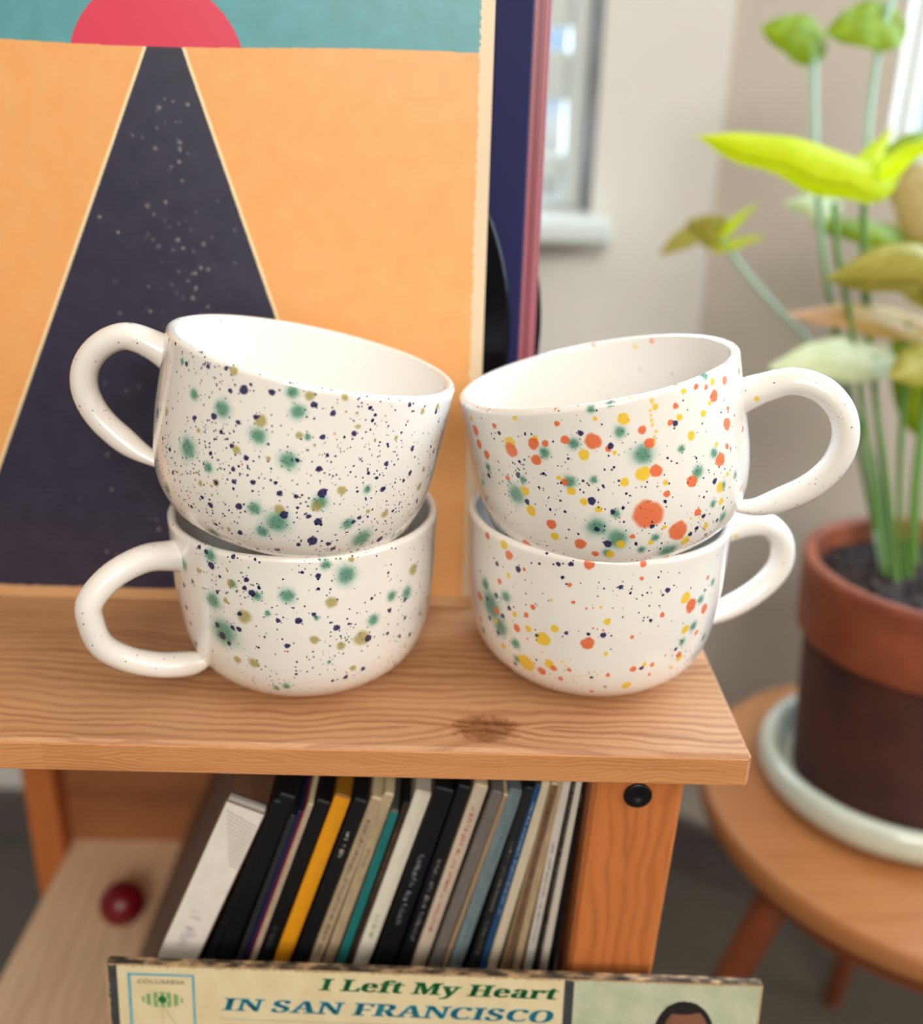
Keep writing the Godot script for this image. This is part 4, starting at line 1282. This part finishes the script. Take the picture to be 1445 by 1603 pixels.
const BLOTS := {
	"UL": {"green": [128, 86, 2.0, 87, 92, 2.6, 90, 99, 2.2, 99, 79, 2.9, 127, 64, 3.8, 87, 72, 3.1, 116, 60, 1.8, 96, 49, 2.5, 87, 45, 4.3, 51, 40, 4.2, 92, 39, 2.5, 115, 28, 2.6, 138, 96, 1.1, 114, 85, 3.1, 141, 40, 2.2, 56, 64, 1.5, 60, 48, 2.3, 73, 57, 2.7, 155, 68, 1.9, 82, 83, 1.2, 31, 38, 1.7],
		"olive": [99, 85, 2.2, 112, 101, 1.7, 84, 99, 1.7, 72, 101, 1.3, 144, 73, 1.4, 85, 83, 1.3, 106, 71, 1.6, 87, 51, 2.0, 66, 63, 1.8, 112, 55, 1.4, 44, 52, 1.7, 53, 54, 0.9, 65, 90, 0.9, 48, 86, 0.9, 37, 97, 1.2, 27, 98, 1.4, 74, 55, 2.1, 106, 35, 0.9, 94, 71, 0.9, 123, 73, 0.9, 119, 52, 1.1, 26, 62, 1.7, 26, 70, 1.2, 27, 39, 1.8],
		"navy": [135, 96, 1.0, 123, 99, 0.9, 107, 95, 1.7, 97, 97, 1.2, 115, 101, 0.9, 82, 96, 1.2, 75, 94, 1.1, 117, 81, 1.3, 112, 93, 0.9, 101, 86, 1.0, 107, 82, 0.9, 126, 77, 1.0, 102, 48, 1.4, 112, 55, 0.9, 108, 72, 0.9, 102, 69, 1.0, 77, 84, 1.0, 66, 87, 1.0, 38, 81, 1.1, 50, 75, 1.0, 62, 98, 0.8, 60, 93, 0.7, 74, 77, 0.7, 84, 73, 0.8, 76, 71, 1.1, 57, 71, 0.7, 49, 64, 1.2, 53, 69, 0.7, 85, 49, 1.6, 72, 38, 2.1, 73, 61, 1.8, 101, 35, 1.2, 114, 44, 1.2, 118, 46, 0.8, 105, 58, 0.9, 98, 60, 1.0, 88, 58, 1.1, 82, 58, 0.9, 76, 50, 1.0, 72, 48, 1.6, 58, 49, 0.9, 56, 51, 0.9, 40, 38, 1.5, 36, 70, 1.1, 39, 67, 0.8, 27, 96, 1.1, 45, 100, 0.9, 40, 53, 0.7, 106, 63, 0.9, 116, 66, 0.8, 113, 76, 0.8, 90, 62, 0.7, 85, 29, 1.2, 77, 35, 1.0, 65, 37, 1.1, 62, 34, 1.1, 138, 59, 0.9, 135, 50, 0.8, 153, 100, 0.9, 145, 101, 0.7, 145, 61, 0.8, 16, 66, 0.8, 20, 77, 0.7, 124, 39, 0.8, 112, 35, 0.8, 94, 26, 0.8, 24, 55, 0.9],
		"orange": [73, 86, 0.4, 103, 66, 0.4, 80, 59, 0.5, 44, 93, 0.5]},
	"LL": {"green": [66, 88, 3.9, 121, 94, 2.7, 89, 80, 2.9, 122, 72, 3.5, 118, 57, 6.0, 45, 72, 2.3, 36, 70, 2.8, 101, 79, 1.9, 74, 94, 1.9, 54, 63, 2.5, 111, 83, 1.5, 140, 83, 2.5, 97, 71, 1.2, 92, 31, 1.8, 97, 29, 1.5, 11, 55, 2.5, 78, 69, 1.0, 73, 45, 0.8],
		"olive": [107, 68, 3.0, 72, 76, 2.4, 59, 55, 3.5, 68, 53, 1.9, 79, 58, 1.9, 32, 80, 2.6, 105, 44, 2.3, 113, 44, 1.8, 112, 83, 1.7, 115, 74, 1.2, 64, 95, 1.2, 62, 39, 1.5, 23, 53, 1.2, 129, 84, 1.2, 48, 22, 1.1],
		"navy": [121, 89, 1.7, 105, 86, 1.1, 103, 80, 1.5, 106, 82, 1.0, 100, 83, 0.8, 85, 68, 1.5, 77, 89, 1.2, 77, 83, 0.7, 90, 55, 1.2, 70, 63, 1.4, 56, 54, 1.7, 109, 69, 1.1, 57, 37, 1.2, 55, 74, 0.7, 93, 68, 1.0, 79, 71, 0.9, 65, 34, 1.2, 83, 91, 0.7, 110, 96, 1.0, 117, 85, 0.7, 119, 77, 0.9, 35, 29, 0.7, 101, 96, 0.6, 47, 84, 0.6, 65, 64, 0.6, 123, 95, 1.1, 127, 96, 1.0, 30, 45, 1.1, 36, 57, 0.9, 46, 53, 0.9, 38, 48, 0.9, 37, 67, 1.0, 46, 65, 1.0, 71, 33, 0.8, 142, 72, 1.0, 143, 60, 1.2, 142, 52, 1.0, 142, 41, 1.1, 134, 77, 0.9, 133, 30, 0.9, 110, 61, 1.2, 121, 60, 1.3, 116, 52, 1.1, 99, 59, 0.5, 102, 53, 0.5, 119, 55, 1.8, 113, 61, 1.1],
		"orange": [90, 52, 0.5, 108, 74, 0.4]},
	"UR": {"orange": [84, 53, 6.0, 72, 41, 4.4, 100, 88, 3.1, 134, 86, 3.0, 79, 71, 2.5, 156, 92, 2.3, 155, 86, 2.1, 150, 82, 2.0, 123, 89, 2.4, 123, 82, 2.2, 110, 90, 1.7, 82, 89, 1.6, 68, 95, 1.2, 80, 83, 2.1, 71, 89, 1.2, 65, 62, 2.4, 76, 60, 1.4, 63, 47, 1.7, 122, 53, 2.2, 112, 43, 2.5, 139, 40, 2.8, 43, 79, 2.5, 49, 93, 2.4, 41, 97, 1.8, 50, 66, 2.7, 58, 100, 1.2, 53, 98, 1.0, 139, 73, 1.1, 113, 72, 1.4, 141, 96, 1.2, 118, 89, 1.4, 95, 84, 1.2, 91, 44, 1.1, 112, 97, 1.1, 107, 37, 1.5, 75, 24, 1.8, 29, 72, 1.0, 33, 46, 1.5, 41, 85, 1.0, 45, 70, 1.2],
		"yellow": [84, 71, 2.9, 88, 95, 2.3, 63, 81, 1.8, 134, 89, 2.7, 131, 68, 2.0, 130, 59, 2.3, 91, 69, 1.7, 104, 83, 2.1, 165, 49, 2.7, 163, 74, 1.9, 107, 63, 1.5, 102, 59, 1.4, 67, 90, 1.3, 64, 100, 1.2, 76, 65, 1.1, 111, 68, 1.7, 122, 47, 1.8, 101, 36, 2.0, 68, 34, 2.2, 58, 38, 1.5, 51, 54, 2.2, 50, 47, 1.5, 49, 99, 1.4, 56, 88, 1.4, 52, 91, 1.0, 84, 39, 1.2, 96, 41, 2.0, 122, 91, 1.4, 115, 74, 1.0, 78, 45, 1.0, 93, 82, 0.8, 51, 73, 1.0, 158, 97, 1.3, 129, 100, 1.0, 76, 97, 1.2, 98, 97, 0.8, 46, 58, 1.0],
		"green": [83, 79, 3.8, 136, 66, 4.0, 97, 44, 4.2, 76, 30, 4.3, 111, 72, 2.4, 90, 90, 2.1, 107, 88, 2.1, 119, 85, 2.2, 99, 101, 1.4, 62, 65, 2.4, 102, 72, 1.4, 104, 51, 3.7, 96, 56, 1.7, 131, 73, 1.5, 151, 76, 1.8, 49, 54, 1.7, 53, 70, 1.9, 47, 38, 2.3, 40, 55, 1.5, 68, 77, 1.4, 88, 36, 1.7, 82, 41, 1.7, 52, 103, 1.9, 92, 102, 1.2, 160, 67, 1.6, 102, 37, 2.0, 55, 48, 1.5, 25, 96, 1.3],
		"navy": [104, 63, 1.6, 94, 85, 1.2, 69, 88, 1.1, 104, 92, 1.1, 152, 72, 1.2, 121, 76, 0.7, 133, 75, 1.2, 131, 63, 1.2, 139, 93, 0.9, 60, 44, 1.0, 101, 42, 1.7, 104, 50, 1.1, 97, 57, 1.0, 93, 58, 0.7, 77, 57, 0.7, 54, 58, 1.2, 66, 37, 1.1, 63, 39, 1.0, 90, 40, 0.7, 121, 60, 0.6, 115, 59, 0.6, 153, 42, 0.9, 131, 81, 0.7, 110, 82, 0.5, 126, 93, 0.5, 106, 72, 0.5, 93, 70, 0.5, 124, 70, 0.5, 162, 58, 0.7, 116, 64, 0.5, 83, 47, 1.0, 99, 69, 0.5, 94, 76, 0.5, 74, 75, 0.5, 91, 64, 0.5, 62, 71, 0.5, 60, 53, 0.5, 51, 38, 0.9, 48, 43, 0.8, 56, 32, 1.0],
		"gold": [77, 100, 0.8, 77, 99, 0.7, 78, 96, 0.6, 78, 94, 0.6, 78, 92, 0.7, 78, 90, 0.7, 77, 87, 0.7, 78, 85, 0.6, 78, 83, 0.6]},  # a reflected highlight, painted on the wall as a gold streak
	"LR": {"orange": [99, 56, 2.9, 136, 90, 2.1, 101, 95, 2.3, 54, 71, 3.2, 44, 66, 2.4, 80, 96, 1.4, 131, 55, 1.9, 126, 64, 1.2, 119, 35, 2.2, 110, 33, 1.3, 69, 70, 1.2, 113, 39, 1.6, 157, 60, 2.2, 143, 59, 1.9, 142, 25, 2.8, 108, 84, 1.0, 106, 76, 0.8, 123, 69, 1.3, 69, 43, 1.2, 80, 89, 0.9, 81, 60, 0.9, 78, 42, 1.6, 89, 39, 1.1, 95, 26, 1.2, 55, 45, 1.6, 150, 94, 1.7, 45, 82, 1.1, 159, 46, 1.4, 141, 75, 1.3, 128, 86, 0.8, 106, 40, 1.1, 46, 54, 1.4, 69, 37, 0.9],
		"yellow": [58, 76, 2.6, 118, 54, 3.4, 127, 37, 4.4, 115, 41, 2.4, 92, 68, 1.5, 79, 31, 2.4, 55, 59, 2.1, 113, 61, 1.8, 125, 57, 1.6, 139, 94, 2.1, 136, 80, 1.3, 54, 43, 1.9, 132, 62, 1.3, 140, 41, 1.7, 144, 53, 1.4, 91, 51, 1.0, 73, 44, 1.1, 95, 75, 0.6, 115, 75, 0.6, 57, 38, 1.1],
		"green": [147, 60, 6.2, 151, 69, 2.7, 141, 51, 4.1, 132, 46, 2.4, 132, 37, 1.9, 50, 59, 2.1, 48, 72, 1.9, 55, 52, 1.6, 137, 69, 2.4, 157, 41, 1.8, 40, 78, 1.6, 36, 47, 1.7],
		"navy": [93, 61, 1.3, 131, 85, 1.4, 108, 94, 1.1, 113, 93, 1.0, 108, 60, 0.9, 68, 82, 1.2, 88, 85, 1.0, 111, 87, 0.8, 74, 68, 0.8, 99, 61, 0.8, 74, 42, 1.1, 96, 37, 0.8, 143, 67, 1.2, 139, 58, 1.2, 149, 52, 1.2, 143, 47, 1.2, 150, 62, 1.1, 135, 64, 1.1, 134, 33, 1.1, 121, 55, 0.9, 70, 80, 0.6, 73, 89, 0.5, 46, 76, 0.7, 84, 82, 0.5, 79, 81, 0.4, 143, 83, 1.1, 121, 91, 0.6, 58, 49, 0.9]},
}
